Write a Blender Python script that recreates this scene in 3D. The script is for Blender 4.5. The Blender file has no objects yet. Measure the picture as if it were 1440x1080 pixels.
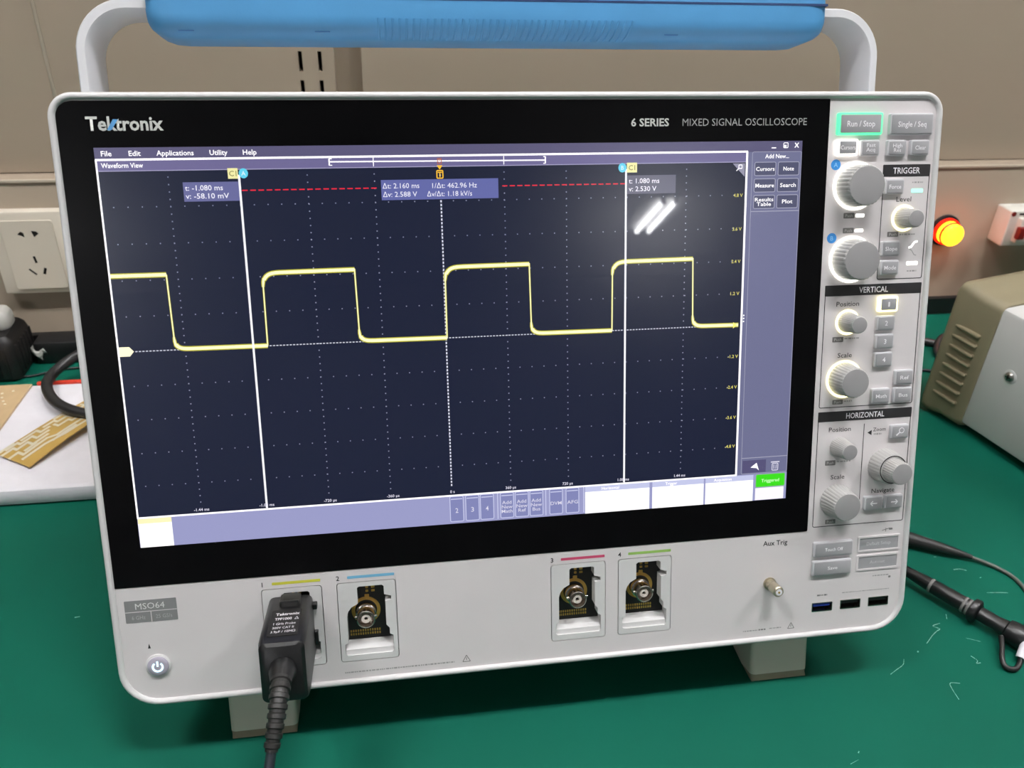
import bpy, bmesh, math, random
from mathutils import Vector, Matrix
from mathutils.geometry import tessellate_polygon
random.seed(7)
scene = bpy.context.scene
C = scene.collection
PI = math.pi

# ------------------------------------------------------------------ camera
cam_d = bpy.data.cameras.new('camera')
cam = bpy.data.objects.new('camera', cam_d); C.objects.link(cam)
cam_d.sensor_fit = 'HORIZONTAL'; cam_d.sensor_width = 36.0
cam_d.lens = 1192.0 / 1440.0 * 36.0
cam_d.clip_start = 0.02; cam_d.clip_end = 40
c_right = Vector((0.98741498, -0.15435756, 0.03442978))
c_down = Vector((-0.05227331, -0.5240073, -0.85010814))
c_fwd = Vector((0.14926207, 0.83760975, -0.52548144))
M = Matrix((c_right, -c_down, -c_fwd)).transposed().to_4x4()
M.translation = Vector((-0.04736, -0.37530, 0.42475))
cam.matrix_world = M
cam_d.dof.use_dof = True; cam_d.dof.focus_distance = 0.45; cam_d.dof.aperture_fstop = 16.0
scene.camera = cam

# ------------------------------------------------------------------ world, exposure
EXPO = 0.0
scene.view_settings.view_transform = 'Standard'
scene.view_settings.look = 'None'
scene.view_settings.gamma = 1.0
scene.view_settings.use_curve_mapping = False
scene.view_settings.exposure = EXPO
world = bpy.data.worlds.new('room_air'); scene.world = world
world.use_nodes = True
world.node_tree.nodes['Background'].inputs[0].default_value = (0.8, 0.85, 0.9, 1)
world.node_tree.nodes['Background'].inputs[1].default_value = 0.02
TUBE = 95.0            # emission strength of the fluorescent tubes

# ------------------------------------------------------------------ materials
def lin(c):
    c = c / 255.0
    return c / 12.92 if c <= 0.04045 else ((c + 0.055) / 1.055) ** 2.4
def L3(rgb): return (lin(rgb[0]), lin(rgb[1]), lin(rgb[2]), 1.0)
def mat(name, rgb, rough=0.5, metal=0.0, spec=0.5, var=0.0, vscale=20.0, bump=0.0, bscale=200.0, emit=None, es=1.0, coat=0.0, coat_r=0.05):
    m = bpy.data.materials.new(name); m.use_nodes = True
    nt = m.node_tree; b = nt.nodes['Principled BSDF']
    b.inputs['Base Color'].default_value = L3(rgb)
    b.inputs['Roughness'].default_value = rough
    b.inputs['Metallic'].default_value = metal
    b.inputs['Specular IOR Level'].default_value = spec
    b.inputs['Coat Weight'].default_value = coat
    b.inputs['Coat Roughness'].default_value = coat_r
    if emit:
        b.inputs['Emission Color'].default_value = L3(emit)
        b.inputs['Emission Strength'].default_value = es
    if var or bump:
        tc = nt.nodes.new('ShaderNodeTexCoord')
    if var:
        n = nt.nodes.new('ShaderNodeTexNoise'); n.inputs['Scale'].default_value = vscale; n.inputs['Detail'].default_value = 5
        r = nt.nodes.new('ShaderNodeValToRGB')
        a = L3(rgb)
        r.color_ramp.elements[0].position = 0.3; r.color_ramp.elements[1].position = 0.7
        r.color_ramp.elements[0].color = (a[0] * (1 - var), a[1] * (1 - var), a[2] * (1 - var), 1)
        r.color_ramp.elements[1].color = (min(1, a[0] * (1 + var)), min(1, a[1] * (1 + var)), min(1, a[2] * (1 + var)), 1)
        nt.links.new(tc.outputs['Object'], n.inputs['Vector']); nt.links.new(n.outputs['Fac'], r.inputs[0])
        nt.links.new(r.outputs[0], b.inputs['Base Color'])
    if bump:
        n2 = nt.nodes.new('ShaderNodeTexNoise'); n2.inputs['Scale'].default_value = bscale; n2.inputs['Detail'].default_value = 3
        bp = nt.nodes.new('ShaderNodeBump'); bp.inputs['Strength'].default_value = bump; bp.inputs['Distance'].default_value = 0.001
        nt.links.new(tc.outputs['Object'], n2.inputs['Vector']); nt.links.new(n2.outputs['Fac'], bp.inputs['Height'])
        nt.links.new(bp.outputs[0], b.inputs['Normal'])
    return m
_glow = {}
def lcd(rgb, k=1.0):
    """a lit element of the display behind its bonded, slightly hazy glass"""
    key = ('lcd', rgb, k)
    if key not in _glow:
        m = mat('display_%d_%d_%d' % rgb, (3, 3, 4), rough=0.24, spec=0.55, emit=rgb, es=k, coat=0.3, coat_r=0.02)
        _glow[key] = m
    return _glow[key]
def glow(rgb, k=1.0):
    key = ('glow', rgb, k)
    if key not in _glow:
        _glow[key] = mat('lit_%d_%d_%d' % rgb, (70, 70, 70), rough=0.4, emit=rgb, es=k)
    return _glow[key]

MW = mat('white_plastic', (219, 213, 213), rough=0.42, var=0.02, vscale=30, bump=0.03, bscale=900)
MRIM = mat('rim_plastic', (214, 212, 211), rough=0.35, var=0.015, vscale=25)
MHAND = mat('handle_plastic', (212, 212, 214), rough=0.4, var=0.02, vscale=20)
MBLUE = mat('blue_rubber', (74, 140, 188), rough=0.42, var=0.04, vscale=35, bump=0.04, bscale=700)
MBLUED = mat('blue_rubber_seam', (14, 45, 90), rough=0.6, var=0.05)
MBLUEN = mat('blue_rubber_notch', (38, 96, 150), rough=0.6, var=0.05)
MBEZ = mat('black_glass', (4, 4, 5), rough=0.3, spec=0.08, coat=0.25, coat_r=0.02, var=0.05, vscale=5)
MKEY = mat('key_rubber', (160, 159, 161), rough=0.5, var=0.02, vscale=60)
MKEYS = mat('key_skirt', (196, 195, 198), rough=0.5, var=0.02, vscale=60)
MKNOB = mat('knob_plastic', (178, 176, 174), rough=0.45, var=0.02, vscale=60)
MCAP = mat('knob_cap_plastic', (152, 150, 150), rough=0.5, var=0.02, vscale=60)
MPRINT = mat('dark_print', (38, 37, 38), rough=0.5, var=0.05)
MPRG = mat('grey_print', (120, 118, 116), rough=0.5, var=0.05)
MPRL = mat('faint_print', (160, 158, 156), rough=0.5, var=0.05)
MLEG = mat('legend_print', (238, 236, 238), rough=0.5, var=0.02)
MBLACK = mat('black_plastic', (20, 20, 21), rough=0.38, var=0.1, vscale=40)
MBLKS = mat('black_soft_plastic', (30, 29, 28), rough=0.5, var=0.1, vscale=40, bump=0.05, bscale=800)
MCABLE = mat('black_cable', (26, 26, 27), rough=0.45, var=0.1, vscale=60)
MCABLEG = mat('grey_cable', (40, 46, 52), rough=0.35, var=0.1, vscale=60)
MPCB = mat('black_circuit_board', (14, 13, 12), rough=0.45, var=0.15, vscale=200)
MGOLD = mat('gold_plate', (205, 165, 85), rough=0.35, metal=0.75, var=0.06, vscale=300)
MNICK = mat('nickel_plate', (205, 196, 188), rough=0.2, metal=1.0, var=0.05, vscale=200)
MBADGE = mat('badge_print', (128, 128, 128), rough=0.5, var=0.03)
MFOOT = mat('foot_plastic', (216, 210, 196), rough=0.5, var=0.03, vscale=40)
MRUB = mat('foot_rubber', (150, 138, 118), rough=0.7, var=0.06, vscale=80)
MWALL = mat('painted_metal_wall', (164, 149, 131), rough=0.5, var=0.03, vscale=3, bump=0.02, bscale=40)
MSEAMLIT = mat('seam_and_lit_edge', (190, 178, 160), rough=0.5, var=0.03, vscale=5)
MMAT = mat('green_mat', (9, 84, 67), rough=0.6, spec=0.1, var=0.10, vscale=5, bump=0.04, bscale=120)
MSCUFF = mat('scuff_white', (130, 165, 150), rough=0.7, var=0.2, vscale=300)
MBOARD = mat('worktop_board', (150, 140, 125), rough=0.6, var=0.06)
MSKIRT = mat('black_skirting', (12, 12, 13), rough=0.5, var=0.1)
MSOCK = mat('socket_plastic', (216, 206, 190), rough=0.4, var=0.02)
MHOLE = mat('dark_hole', (14, 11, 9), rough=0.8, var=0.1)
MROOM = mat('room_wall_paint', (120, 119, 118), rough=0.8, var=0.03, vscale=1.5)
MFLOOR = mat('room_floor_vinyl', (84, 86, 88), rough=0.6, var=0.06, vscale=2)
MCEIL = mat('ceiling_tile', (214, 213, 210), rough=0.9, var=0.03, vscale=4)
MOLIVE = mat('olive_rubber', (134, 124, 98), rough=0.6, var=0.05, vscale=40, bump=0.05, bscale=300)
MINST = mat('instrument_paint', (206, 205, 203), rough=0.4, var=0.02, vscale=15)
MSTEEL = mat('screw_steel', (170, 168, 162), rough=0.3, metal=1.0, var=0.05)
MFOAM = mat('white_foam', (226, 223, 228), rough=0.9, var=0.03, vscale=60, bump=0.3, bscale=160)
MFR4 = mat('tan_laminate', (196, 168, 128), rough=0.4, var=0.06, vscale=80)
MFLEX = mat('amber_laminate', (196, 160, 84), rough=0.35, var=0.12, vscale=60)
MTRACE = mat('tinned_trace', (236, 228, 205), rough=0.35, metal=0.3, var=0.06, vscale=100)
MRED = mat('red_plastic', (214, 62, 40), rough=0.4, var=0.06)
MREDD = mat('dark_red_plastic', (120, 20, 18), rough=0.4, var=0.06)
MBREAK = mat('breaker_plastic', (222, 220, 210), rough=0.4, var=0.03)
MPLUG = mat('grey_white_plastic', (184, 182, 176), rough=0.35, var=0.05, vscale=60)

# ------------------------------------------------------------------ mesh helpers (all sizes in millimetres)
class MB:
    def __init__(self, mp): self.v = []; self.f = []; self.mi = []; self.mp = mp; self.cur = 0
    def vert(self, p): self.v.append(self.mp(*p)); return len(self.v) - 1
    def face(self, ix): self.f.append(tuple(ix)); self.mi.append(self.cur)
    def poly(self, pts): self.face([self.vert(p) for p in pts])
    def loft(self, loops, cap0=True, cap1=True, cyc=False):
        ids = [[self.vert(p) for p in lp] for lp in loops]
        n = len(ids[0])
        pairs = list(zip(ids[:-1], ids[1:]))
        if cyc: pairs.append((ids[-1], ids[0]))
        for a, b in pairs:
            for i in range(n):
                j = (i + 1) % n
                self.face((a[i], a[j], b[j], b[i]))
        if not cyc:
            if cap0: self.face(list(reversed(ids[0])))
            if cap1: self.face(ids[-1])
    def box(self, x0, x1, y0, y1, z0, z1, b=0.0):
        if b <= 0:
            self.loft([[(x0, y0, z), (x1, y0, z), (x1, y1, z), (x0, y1, z)] for z in (z0, z1)])
        else:
            cx, cy, w, h = (x0 + x1) / 2, (y0 + y1) / 2, x1 - x0, y1 - y0
            r = min(b, w / 2.01, h / 2.01)
            L = []
            for z, i in ((z0, b), (z0 + b * 0.3, b * 0.3), (z0 + b, 0), (z1 - b, 0), (z1 - b * 0.3, b * 0.3), (z1, b)):
                L.append([(p[0], p[1], z) for p in rrect(cx, cy, w - 2 * i, h - 2 * i, max(r - i, 0.05), 3)])
            self.loft(L)
    def plate(self, cx, cy, w, h, r, z0, z1, b=0.0, n=4):
        L = [[(p[0], p[1], z0) for p in rrect(cx, cy, w, h, r, n)]]
        if b > 0:
            for z, i in ((z1 - b, 0), (z1 - b * 0.3, b * 0.3), (z1, b)):
                L.append([(p[0], p[1], z) for p in rrect(cx, cy, w, h, r, n, i)])
        else:
            L.append([(p[0], p[1], z1) for p in rrect(cx, cy, w, h, r, n)])
        self.loft(L)
    def frame(self, cx, cy, w, h, r, t, z0, z1, n=4):
        a = rrect(cx, cy, w, h, r, n); b = rrect(cx, cy, w, h, r, n, t)
        self.loft([[(p[0], p[1], z0) for p in a], [(p[0], p[1], z1) for p in a], [(p[0], p[1], z1) for p in b], [(p[0], p[1], z0) for p in b]], cyc=True)
    def disc(self, cx, cy, prof, n=32, knurl=0.0, kper=3):
        L = []
        for r, z in prof:
            lp = []
            for i in range(n):
                a = 2 * PI * i / n
                rr = r * (1 - (knurl if i % kper == 0 else 0))
                lp.append((cx + rr * math.cos(a), cy + rr * math.sin(a), z))
            L.append(lp)
        self.loft(L)
    def ring(self, cx, cy, r0, r1, z0, z1, n=40):
        c = lambda r, z: [(cx + r * math.cos(2 * PI * i / n), cy + r * math.sin(2 * PI * i / n), z) for i in range(n)]
        self.loft([c(r1, z0), c(r1, z1), c(r0, z1), c(r0, z0)], cyc=True)
    def holed(self, outer, holes, z0, z1):
        loops = [[Vector((p[0], p[1], 0)) for p in outer]] + [[Vector((p[0], p[1], 0)) for p in h] for h in holes]
        flat = [p for lp in loops for p in lp]
        for z, rev in ((z1, False), (z0, True)):
            ids = [self.vert((p.x, p.y, z)) for p in flat]
            for t in tessellate_polygon(loops):
                a, b, c = (flat[i] for i in t)
                ccw = (b - a).cross(c - a).z > 0
                self.face([ids[i] for i in (t if ccw != rev else t[::-1])])
        for k, lp in enumerate(loops):
            q = [(p.x, p.y) for p in lp]
            A = [(x, y, z0) for x, y in q]; B = [(x, y, z1) for x, y in q]
            self.loft([A, B], False, False)
    def seg(self, p, q, wd, z):
        d = Vector((q[0] - p[0], q[1] - p[1])); d.normalize(); n = Vector((-d.y, d.x)) * wd / 2
        self.poly([(p[0] - n.x, p[1] - n.y, z), (q[0] - n.x, q[1] - n.y, z), (q[0] + n.x, q[1] + n.y, z), (p[0] + n.x, p[1] + n.y, z)])
    def ribbon(self, pts, wd, z):
        pts = [Vector(p) for p in pts]; A = []; B = []
        for i, p in enumerate(pts):
            t = (pts[min(i + 1, len(pts) - 1)] - pts[max(i - 1, 0)]).normalized(); n = Vector((-t.y, t.x))
            w = wd[i] if isinstance(wd, (list, tuple)) else wd
            A.append(self.vert((p.x - n.x * w / 2, p.y - n.y * w / 2, z))); B.append(self.vert((p.x + n.x * w / 2, p.y + n.y * w / 2, z)))
        for i in range(len(pts) - 1): self.face((A[i], A[i + 1], B[i + 1], B[i]))
    def tube(self, pts, rad, n=12, caps=True):
        pts = [Vector(p) for p in pts]; L = []
        up = None
        for i, p in enumerate(pts):
            t = (pts[min(i + 1, len(pts) - 1)] - pts[max(i - 1, 0)]).normalized()
            if up is None:
                up = Vector((0, 0, 1)) if abs(t.z) < 0.9 else Vector((1, 0, 0))
            s = t.cross(up).normalized(); up = s.cross(t).normalized()
            r = rad[i] if isinstance(rad, (list, tuple)) else rad
            L.append([tuple(p + (s * math.cos(2 * PI * k / n) + up * math.sin(2 * PI * k / n)) * r) for k in range(n)])
        self.loft(L, caps, caps)
    def build(self, name, mats, parent=None, smooth=None, fix=True):
        me = bpy.data.meshes.new(name)
        me.from_pydata([tuple(x) for x in self.v], [], self.f)
        if not isinstance(mats, (list, tuple)): mats = [mats]
        for m in mats: me.materials.append(m)
        me.polygons.foreach_set('material_index', self.mi)
        if fix:
            bm = bmesh.new(); bm.from_mesh(me)
            bmesh.ops.remove_doubles(bm, verts=bm.verts, dist=1e-7)
            bmesh.ops.recalc_face_normals(bm, faces=bm.faces)
            bm.to_mesh(me); bm.free()
        if smooth is not None:
            me.polygons.foreach_set('use_smooth', [True] * len(me.polygons))
            me.set_sharp_from_angle(angle=math.radians(smooth))
        me.update()
        o = bpy.data.objects.new(name, me); C.objects.link(o)
        if parent: o.parent = parent
        return o
def rrect(cx, cy, w, h, r, n=4, inset=0.0):
    """rounded rectangle outline; r is one radius or (top-left, top-right, bottom-right, bottom-left)"""
    rs = r if isinstance(r, (tuple, list)) else (r,) * 4
    rs = [max(q - inset, 0.02) for q in rs]
    x0, x1, y0, y1 = cx - w / 2 + inset, cx + w / 2 - inset, cy - h / 2 + inset, cy + h / 2 - inset
    tl, tr, br, bl = rs
    out = []
    for (px, py, rr, a0) in ((x1 - tr, y1 - tr, tr, 0), (x0 + tl, y1 - tl, tl, 90), (x0 + bl, y0 + bl, bl, 180), (x1 - br, y0 + br, br, 270)):
        for k in range(n + 1):
            a = math.radians(a0 + 90.0 * k / n)
            out.append((px + rr * math.cos(a), py + rr * math.sin(a)))
    return out
def spline(pts, k=8):
    P = [Vector(p) for p in pts]; P = [P[0] * 2 - P[1]] + P + [P[-1] * 2 - P[-2]]
    out = []
    for i in range(1, len(P) - 2):
        for s in range(k):
            t = s / k
            a, b, c, d = P[i - 1], P[i], P[i + 1], P[i + 2]
            out.append(0.5 * ((2 * b) + (c - a) * t + (2 * a - 5 * b + 4 * c - d) * t * t + (3 * b - a - 3 * c + d) * t ** 3))
    out.append(P[-2]); return out
def empty(name, loc, label, cat, group=None, rot=(0, 0, 0)):
    o = bpy.data.objects.new(name, None); C.objects.link(o)
    o.location = loc; o.rotation_euler = rot; o.empty_display_size = 0.05
    return tag(o, label, cat, group)
def tag(o, label, cat, group=None):
    o['label'] = label; o['category'] = cat
    if group: o['group'] = group
    return o
def structure(o): o['kind'] = 'structure'; return o
def worldmap(ox=0.0, oy=0.0, oz=0.0):
    return lambda x, y, z: Vector(((x - ox) / 1000, (y - oy) / 1000, (z - oz) / 1000))

# text: a flat mesh on the scope's front, cap height and optional width in millimetres
def text(body, cu, cv, w, cap, m, parent, name, width=None, bold=0.0, align='C', mp=None, spacing=1.0):
    cd = bpy.data.curves.new('lettering', 'FONT')
    cd.body = body; cd.size = 1.0; cd.resolution_u = 2; cd.offset = bold; cd.space_line = spacing
    cd.align_x = 'CENTER' if align == 'C' else 'LEFT'
    ob = bpy.data.objects.new('lettering', cd)
    me = bpy.data.meshes.new_from_object(ob)
    bpy.data.objects.remove(ob); bpy.data.curves.remove(cd)
    xs = [v.co.x for v in me.vertices]; x0, x1 = min(xs), max(xs)
    ys = [v.co.y for v in me.vertices]; y0, y1 = min(ys), max(ys)
    lines = body.count('\n')
    s = cap / 0.70
    sx = width / (x1 - x0) if width else s
    yc = 0.35 if lines == 0 else (y0 + y1) / 2
    mp = mp or V
    for v in me.vertices:
        X = (v.co.x - ((x0 + x1) / 2 if align == 'C' else x0)) * sx + cu
        Y = (v.co.y - yc) * s + cv
        v.co = mp(X, Y, w)
    me.materials.clear(); me.materials.append(m)
    me.name = name
    o = bpy.data.objects.new(name, me); C.objects.link(o)
    o.parent = parent
    return o

# ------------------------------------------------------------------ room shell
def slab(name, x0, x1, y0, y1, z0, z1, m):
    b = MB(worldmap()); b.box(x0, x1, y0, y1, z0, z1)
    return structure(b.build(name, m))
WY = 412.0             # front of the lower wall panel
slab('floor', -3300, 3300, -6300, 700, -800, -750, MFLOOR)
slab('ceiling', -3300, 3300, -6300, 700, 1950, 2000, MCEIL)
slab('wall_left', -3300, -3250, -6250, 600, -750, 1950, MROOM)
slab('wall_right', 3250, 3300, -6250, 600, -750, 1950, MROOM)
slab('wall_front', -3250, 3250, -6300, -6250, -750, 1950, MROOM)
wb = MB(worldmap()); wb.box(-3250, 3250, 448, 600, -750, 1950)
wall_back = structure(wb.build('wall_back', MWALL))
# lower panel that stands proud of the wall, with a ledge on top
b = MB(worldmap()); b.box(-2200, 2200, WY, 449, -750, 170, 1.5); b.build('lower_panel', MWALL, wall_back, 40)
b = MB(worldmap()); b.box(-2200, 2200, WY - 1.5, WY + 1, 167.6, 170.3, 0.5); b.build('lit_panel_edge', MSEAMLIT, wall_back, 40)  # light caught on the panel's top edge, painted as a paler strip
# upper panels with a recessed joint, one with slotted shelf uprights
def upper_panel(x0, x1, slot_x=(), slot_z=()):
    b = MB(worldmap()); hw = 1.7
    xs = [x0] + [q for x in slot_x for q in (x - hw, x + hw)] + [x1]
    for k in range(0, len(xs), 2): b.box(xs[k], xs[k + 1], 430, 448, 171, 1570)
    for x in slot_x:                       # solid between the slots
        zs = [171] + [q for z in slot_z for q in (z - 17, z)] + [1570]
        for k in range(0, len(zs), 2): b.box(x - hw, x + hw, 430, 448, zs[k], zs[k + 1])
    return b.build('upper_panel', MWALL, wall_back, fix=False)
upper_panel(-2200, -316.5)
upper_panel(-313.5, -76, (-105.2, -88.3), [226.4 + 24.6 * k for k in range(40)])
upper_panel(-52, 2200)
b = MB(worldmap()); b.box(-316.4, -313.6, 429, 446, 172, 1560, 0.6); b.build('joint_strip', MSEAMLIT, wall_back, 40)
b = MB(worldmap()); b.box(-112, -80, 446.5, 447.8, 172, 1560); b.build('slot_backing', MHOLE, wall_back)
b = MB(worldmap()); b.box(-2200, 2200, 405, WY - 0.3, 0.2, 19); structure(b.build('baseboard_back', MSKIRT))

# ------------------------------------------------------------------ ceiling lights
def troffer(x, y, rz, label, power):
    t = empty('ceiling_light', (x / 1000, y / 1000, 1.95), label, 'ceiling light', 'twin tube ceiling lights', (0, 0, rz))
    b = MB(worldmap()); b.box(-150, 150, -310, 310, -12, -0.2, 2); b.build('housing', MCEIL, t)
    for s in (-42, 42):
        b = MB(worldmap()); b.tube([(s, -285, -35), (s, 285, -35)], 13, 14)
        b.build('tube', glow((250, 250, 252), power), t, 60)
        for e in (-1, 1):
            b = MB(worldmap()); b.box(s - 15, s + 15, e * 290 - 8, e * 290 + 8, -52, -11.9, 2); b.build('lamp_holder', MCEIL, t)
troffer(1760, -4700, 0, 'far twin tube ceiling light mirrored in the oscilloscope screen', TUBE * 1.7)
troffer(-2350, -4700, 0, 'unseen far twin tube ceiling light added as front fill', TUBE * 3.6)  # unseen lamp added as low front fill, clear of the screen's mirror image
troffer(300, -300, PI / 2, 'twin tube ceiling light straight above the oscilloscope', TUBE * 2.4)
troffer(1500, -300, PI / 2, 'twin tube ceiling light above the white cased instrument end of the bench', TUBE * 1.9)
troffer(-900, -300, PI / 2, 'twin tube ceiling light above the wall socket end of the bench', TUBE * 1.9)

# ------------------------------------------------------------------ workbench
bench = empty('workbench', (0.1, 0, -0.75), 'workbench topped with a dark green mat under the oscilloscope', 'workbench')
wm = worldmap(100, 0, -750)
b = MB(wm); b.box(-1500, 1700, -520, 405, -40, -2, 3); b.build('worktop', MBOARD, bench, 40)
b = MB(wm); b.box(-1500, 1700, -520, 404, -2, 0, 0.5)
mato = b.build('green_mat', MMAT, bench, 40)
for x in (-1440, 1640):
    for y in (-460, 340):
        b = MB(wm); b.box(x - 25, x + 25, y - 25, y + 25, -750, -40, 2); b.build('leg', MBOARD, bench, 40)
scuffs = [([(293, -43), (297, -40), (301, -37), (306, -34), (309, -32.5), (306, -30), (307, -29), (312, -28)], 0.7), ([(283, -49), (284, -48)], 1.2),
          ([(256, -63), (262, -60), (268, -57), (271, -53)], 0.45), ([(296, -75), (290, -74), (288.5, -78), (288, -86)], 0.5), ([(352, 18), (357, 18), (361, 16)], 1.1),
          ([(362, -6), (371, -7), (377, -8)], 0.6), ([(316, -56), (318, -60), (316, -62), (319, -62)], 0.6), ([(319, -25), (321, -21)], 0.6), ([(-252, 47), (-249, 47.3)], 1.0),
          ([(322, -42), (330, -46)], 0.5), ([(366, 8), (367.5, 8.5)], 1.0), ([(345, 32), (347, 32)], 0.9), ([(200, -118), (206, -116)], 0.3), ([(-160, -94), (-159, -94)], 0.7), ([(-30, -92), (-29, -91)], 0.8), ([(208, -112), (209, -111)], 0.8)]
for pts, wd in scuffs:
    b = MB(wm)
    q = spline([(x, y, 0) for x, y in pts], 5)
    b.ribbon([(p.x, p.y) for p in q], [wd * (0.35 + 0.65 * random.random()) for p in q], 0.06)
    b.build('scuff_mark', MSCUFF, mato, fix=False)

# ------------------------------------------------------------------ oscilloscope
TH = math.radians(20.13)
ROOTL = (30.0, 20.0, -222.0)      # the root's place in the front-panel frame: u, back, v
ca, sa = math.cos(TH), math.sin(TH)
def P2W(u, v, w):                 # panel millimetres to world millimetres
    return Vector((u, sa * v - ca * w, ca * v + sa * w + 216.0))
rl = P2W(ROOTL[0], ROOTL[2], -ROOTL[1])
scope = empty('oscilloscope', rl / 1000, 'white benchtop oscilloscope with a lit square wave screen and blue carry handle', 'oscilloscope', None, (-TH, 0, 0))
def V(u, v, w): return Vector(((u - ROOTL[0]) / 1000, (-w - ROOTL[1]) / 1000, (v - ROOTL[2]) / 1000))

U0, U1, V0, V1 = -190.0, 250.0, -184.0, 121.0
CU, CV, SW, SH = (U0 + U1) / 2, (V0 + V1) / 2, U1 - U0, V1 - V0
RR = (11, 11, 20, 20)
OUT = lambda i: rrect(CU, CV, SW, SH, RR, 8, i)
# body behind the front
b = MB(V)
L = []
for w, i, dv in ((-8.5, 8, 0), (-60, 8, 4), (-118, 10, 8), (-140, 16, 10), (-146, 24, 12)):
    L.append([(p[0], max(p[1], V0 + 14 + dv * 0.5), w) for p in OUT(i)])
b.loft(L); b.build('rear_body', MHAND, scope, 35)
# rim
b = MB(V)
prof = ((-9, 2.0), (-6.5, 0.4), (-5, 0), (0.2, 0), (1.2, 0.4), (1.7, 1.2), (1.7, 2.1), (1.2, 2.9), (0.3, 3.3), (-2, 3.3), (-9, 5))
b.loft([[(p[0], p[1], w) for p in OUT(i)] for w, i in prof], cyc=True)
b.build('rim', MRIM, scope, 40)
# channel bays and sockets cut through the front panel
BAYS = [(-115.6, 1), (-77.2, 2), (37.6, 3), (75.6, 4)]
holes = [rrect(u + 15.1, -147.9, 31.0, 45.6, 1.6, 3) for u, k in BAYS]
USB = [(198.2, -165.5), (215.9, -165.3), (233.6, -165.2)]
holes += [[(u - 6.4, v - 2.8), (u + 6.4, v - 2.8), (u + 6.4, v + 2.8), (u - 6.4, v + 2.8)] for u, v in USB]
b = MB(V); b.holed(OUT(3.2), holes, -7.5, 0.0)
fp = b.build('front_panel', MW, scope)

# --- display and its black glass
b = MB(V); b.plate(-0.3, -0.25, 373.6, 235.2, (7.7, 0.6, 0.8, 0.8), -0.5, 0.3, 0.15)
bez = b.build('screen_glass', MBEZ, scope)
bez['label'] = 'black glass border around the lit screen'
MSB = lcd((25, 31, 54))
b = MB(V); b.plate(0, 0, 344.2, 193.6, 0.1, 0.0, 0.35)
disp = b.build('display', MSB, scope)
disp['label'] = 'lit screen showing a yellow square wave on a dark grid'
UW = 0.35
def ui(name, m, *items, fix=False):
    """one flat element of the picture on the screen; items: ('r',u0,v0,u1,v1,layer) ('f',u0,v0,u1,v1,t,layer) ('l',p,q,width,layer)"""
    b = MB(V)
    for it in items:
        k = it[0]
        if k == 'r':
            u0, v0, u1, v1, ly = it[1:]; z = UW + 0.05 * ly
            b.poly([(u0, min(v0, v1), z), (u1, min(v0, v1), z), (u1, max(v0, v1), z), (u0, max(v0, v1), z)])
        elif k == 'f':
            u0, v0, u1, v1, t, ly = it[1:]; z = UW + 0.05 * ly
            a = rrect((u0 + u1) / 2, (v0 + v1) / 2, abs(u1 - u0), abs(v1 - v0), min(0.9, 0.18 * min(abs(u1 - u0), abs(v1 - v0))), 3); c = rrect((u0 + u1) / 2, (v0 + v1) / 2, abs(u1 - u0), abs(v1 - v0), min(0.9, 0.18 * min(abs(u1 - u0), abs(v1 - v0))), 3, t)
            n = len(a)
            for i in range(n):
                j = (i + 1) % n
                b.poly([(*a[i], z), (*a[j], z), (*c[j], z), (*c[i], z)])
        elif k == 'l':
            b.seg(it[1], it[2], it[3], UW + 0.05 * it[4])
        elif k == 'p':
            b.poly([(*p, UW + 0.05 * it[2]) for p in it[1]])
    return b.build(name, m, disp, fix=fix)
WHITE = lcd((255, 252, 255), 1.3)
TXT = lcd((225, 222, 240), 1.0)
ui('menu_bar', lcd((92, 88, 122)), ('r', -172.1, 91.5, 172.1, 96.8, 1))
ui('title_bar', lcd((112, 106, 150)), ('r', -172.1, 86.4, 141.9, 91.5, 1))
ui('side_bar', lcd((112, 114, 148)), ('r', 142.2, -81.3, 172.1, 91.5, 1))
ui('settings_bar', lcd((156, 158, 202)), ('r', -172.1, -96.8, 172.1, -81.3, 1))
ui('view_border', WHITE, ('l', (-172, 91.4), (142.6, 91.7), 0.95, 3), ('l', (-171.7, 91.4), (-171.7, -81.3), 0.8, 3), ('l', (142.2, 91.7), (142.2, -81.4), 1.05, 3), ('l', (-172, -81.2), (142.6, -81.2), 0.9, 3))
ui('title_line', lcd((170, 165, 200)), ('l', (-171, 86.4), (141.6, 86.6), 0.35, 2))
for s, u, wd in (('File', -166.9, 4.6), ('Edit', -154.6, 5.2), ('Applications', -136.9, 16.4), ('Utility', -117.6, 8.0), ('Help', -103.6, 6.2)):
    text(s, u, 94.2, UW + 0.15, 2.3, WHITE, disp, 'menu_text', wd, 0.012)
text('Waveform View', -160.6, 88.9, UW + 0.15, 2.2, WHITE, disp, 'title_text', 18.2, 0.012)
ui('record_bracket', WHITE, ('l', (-67.5, 89.3), (37, 88.8), 0.6, 3), ('l', (-67.5, 90.8), (-67.5, 87.6), 0.6, 3), ('l', (37, 90.6), (37, 87.2), 0.6, 3), ('l', (-67.5, 90.7), (-66.2, 90.7), .4, 3), ('l', (-67.5, 87.7), (-66.2, 87.7), .4, 3), ('l', (36, 90.5), (37, 90.5), .4, 3), ('l', (36, 87.3), (37, 87.3), .4, 3), ('l', (-46.8, 91), (-46.8, 87), 0.35, 3), ('l', (16.3, 91), (16.3, 87), 0.35, 3))
ui('minimize_icon', WHITE, ('l', (155.3, 93.4), (157.8, 93.4), 0.5, 3))
ui('restore_icon', WHITE, ('f', 161.7, 93.2, 164.4, 96, 0.35, 3), ('r', 162.2, 93.6, 163.4, 94.8, 3))
ui('close_icon', WHITE, ('l', (168, 93.4), (170, 95.8), 0.5, 3), ('l', (168, 95.8), (170, 93.4), 0.5, 4))
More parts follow.
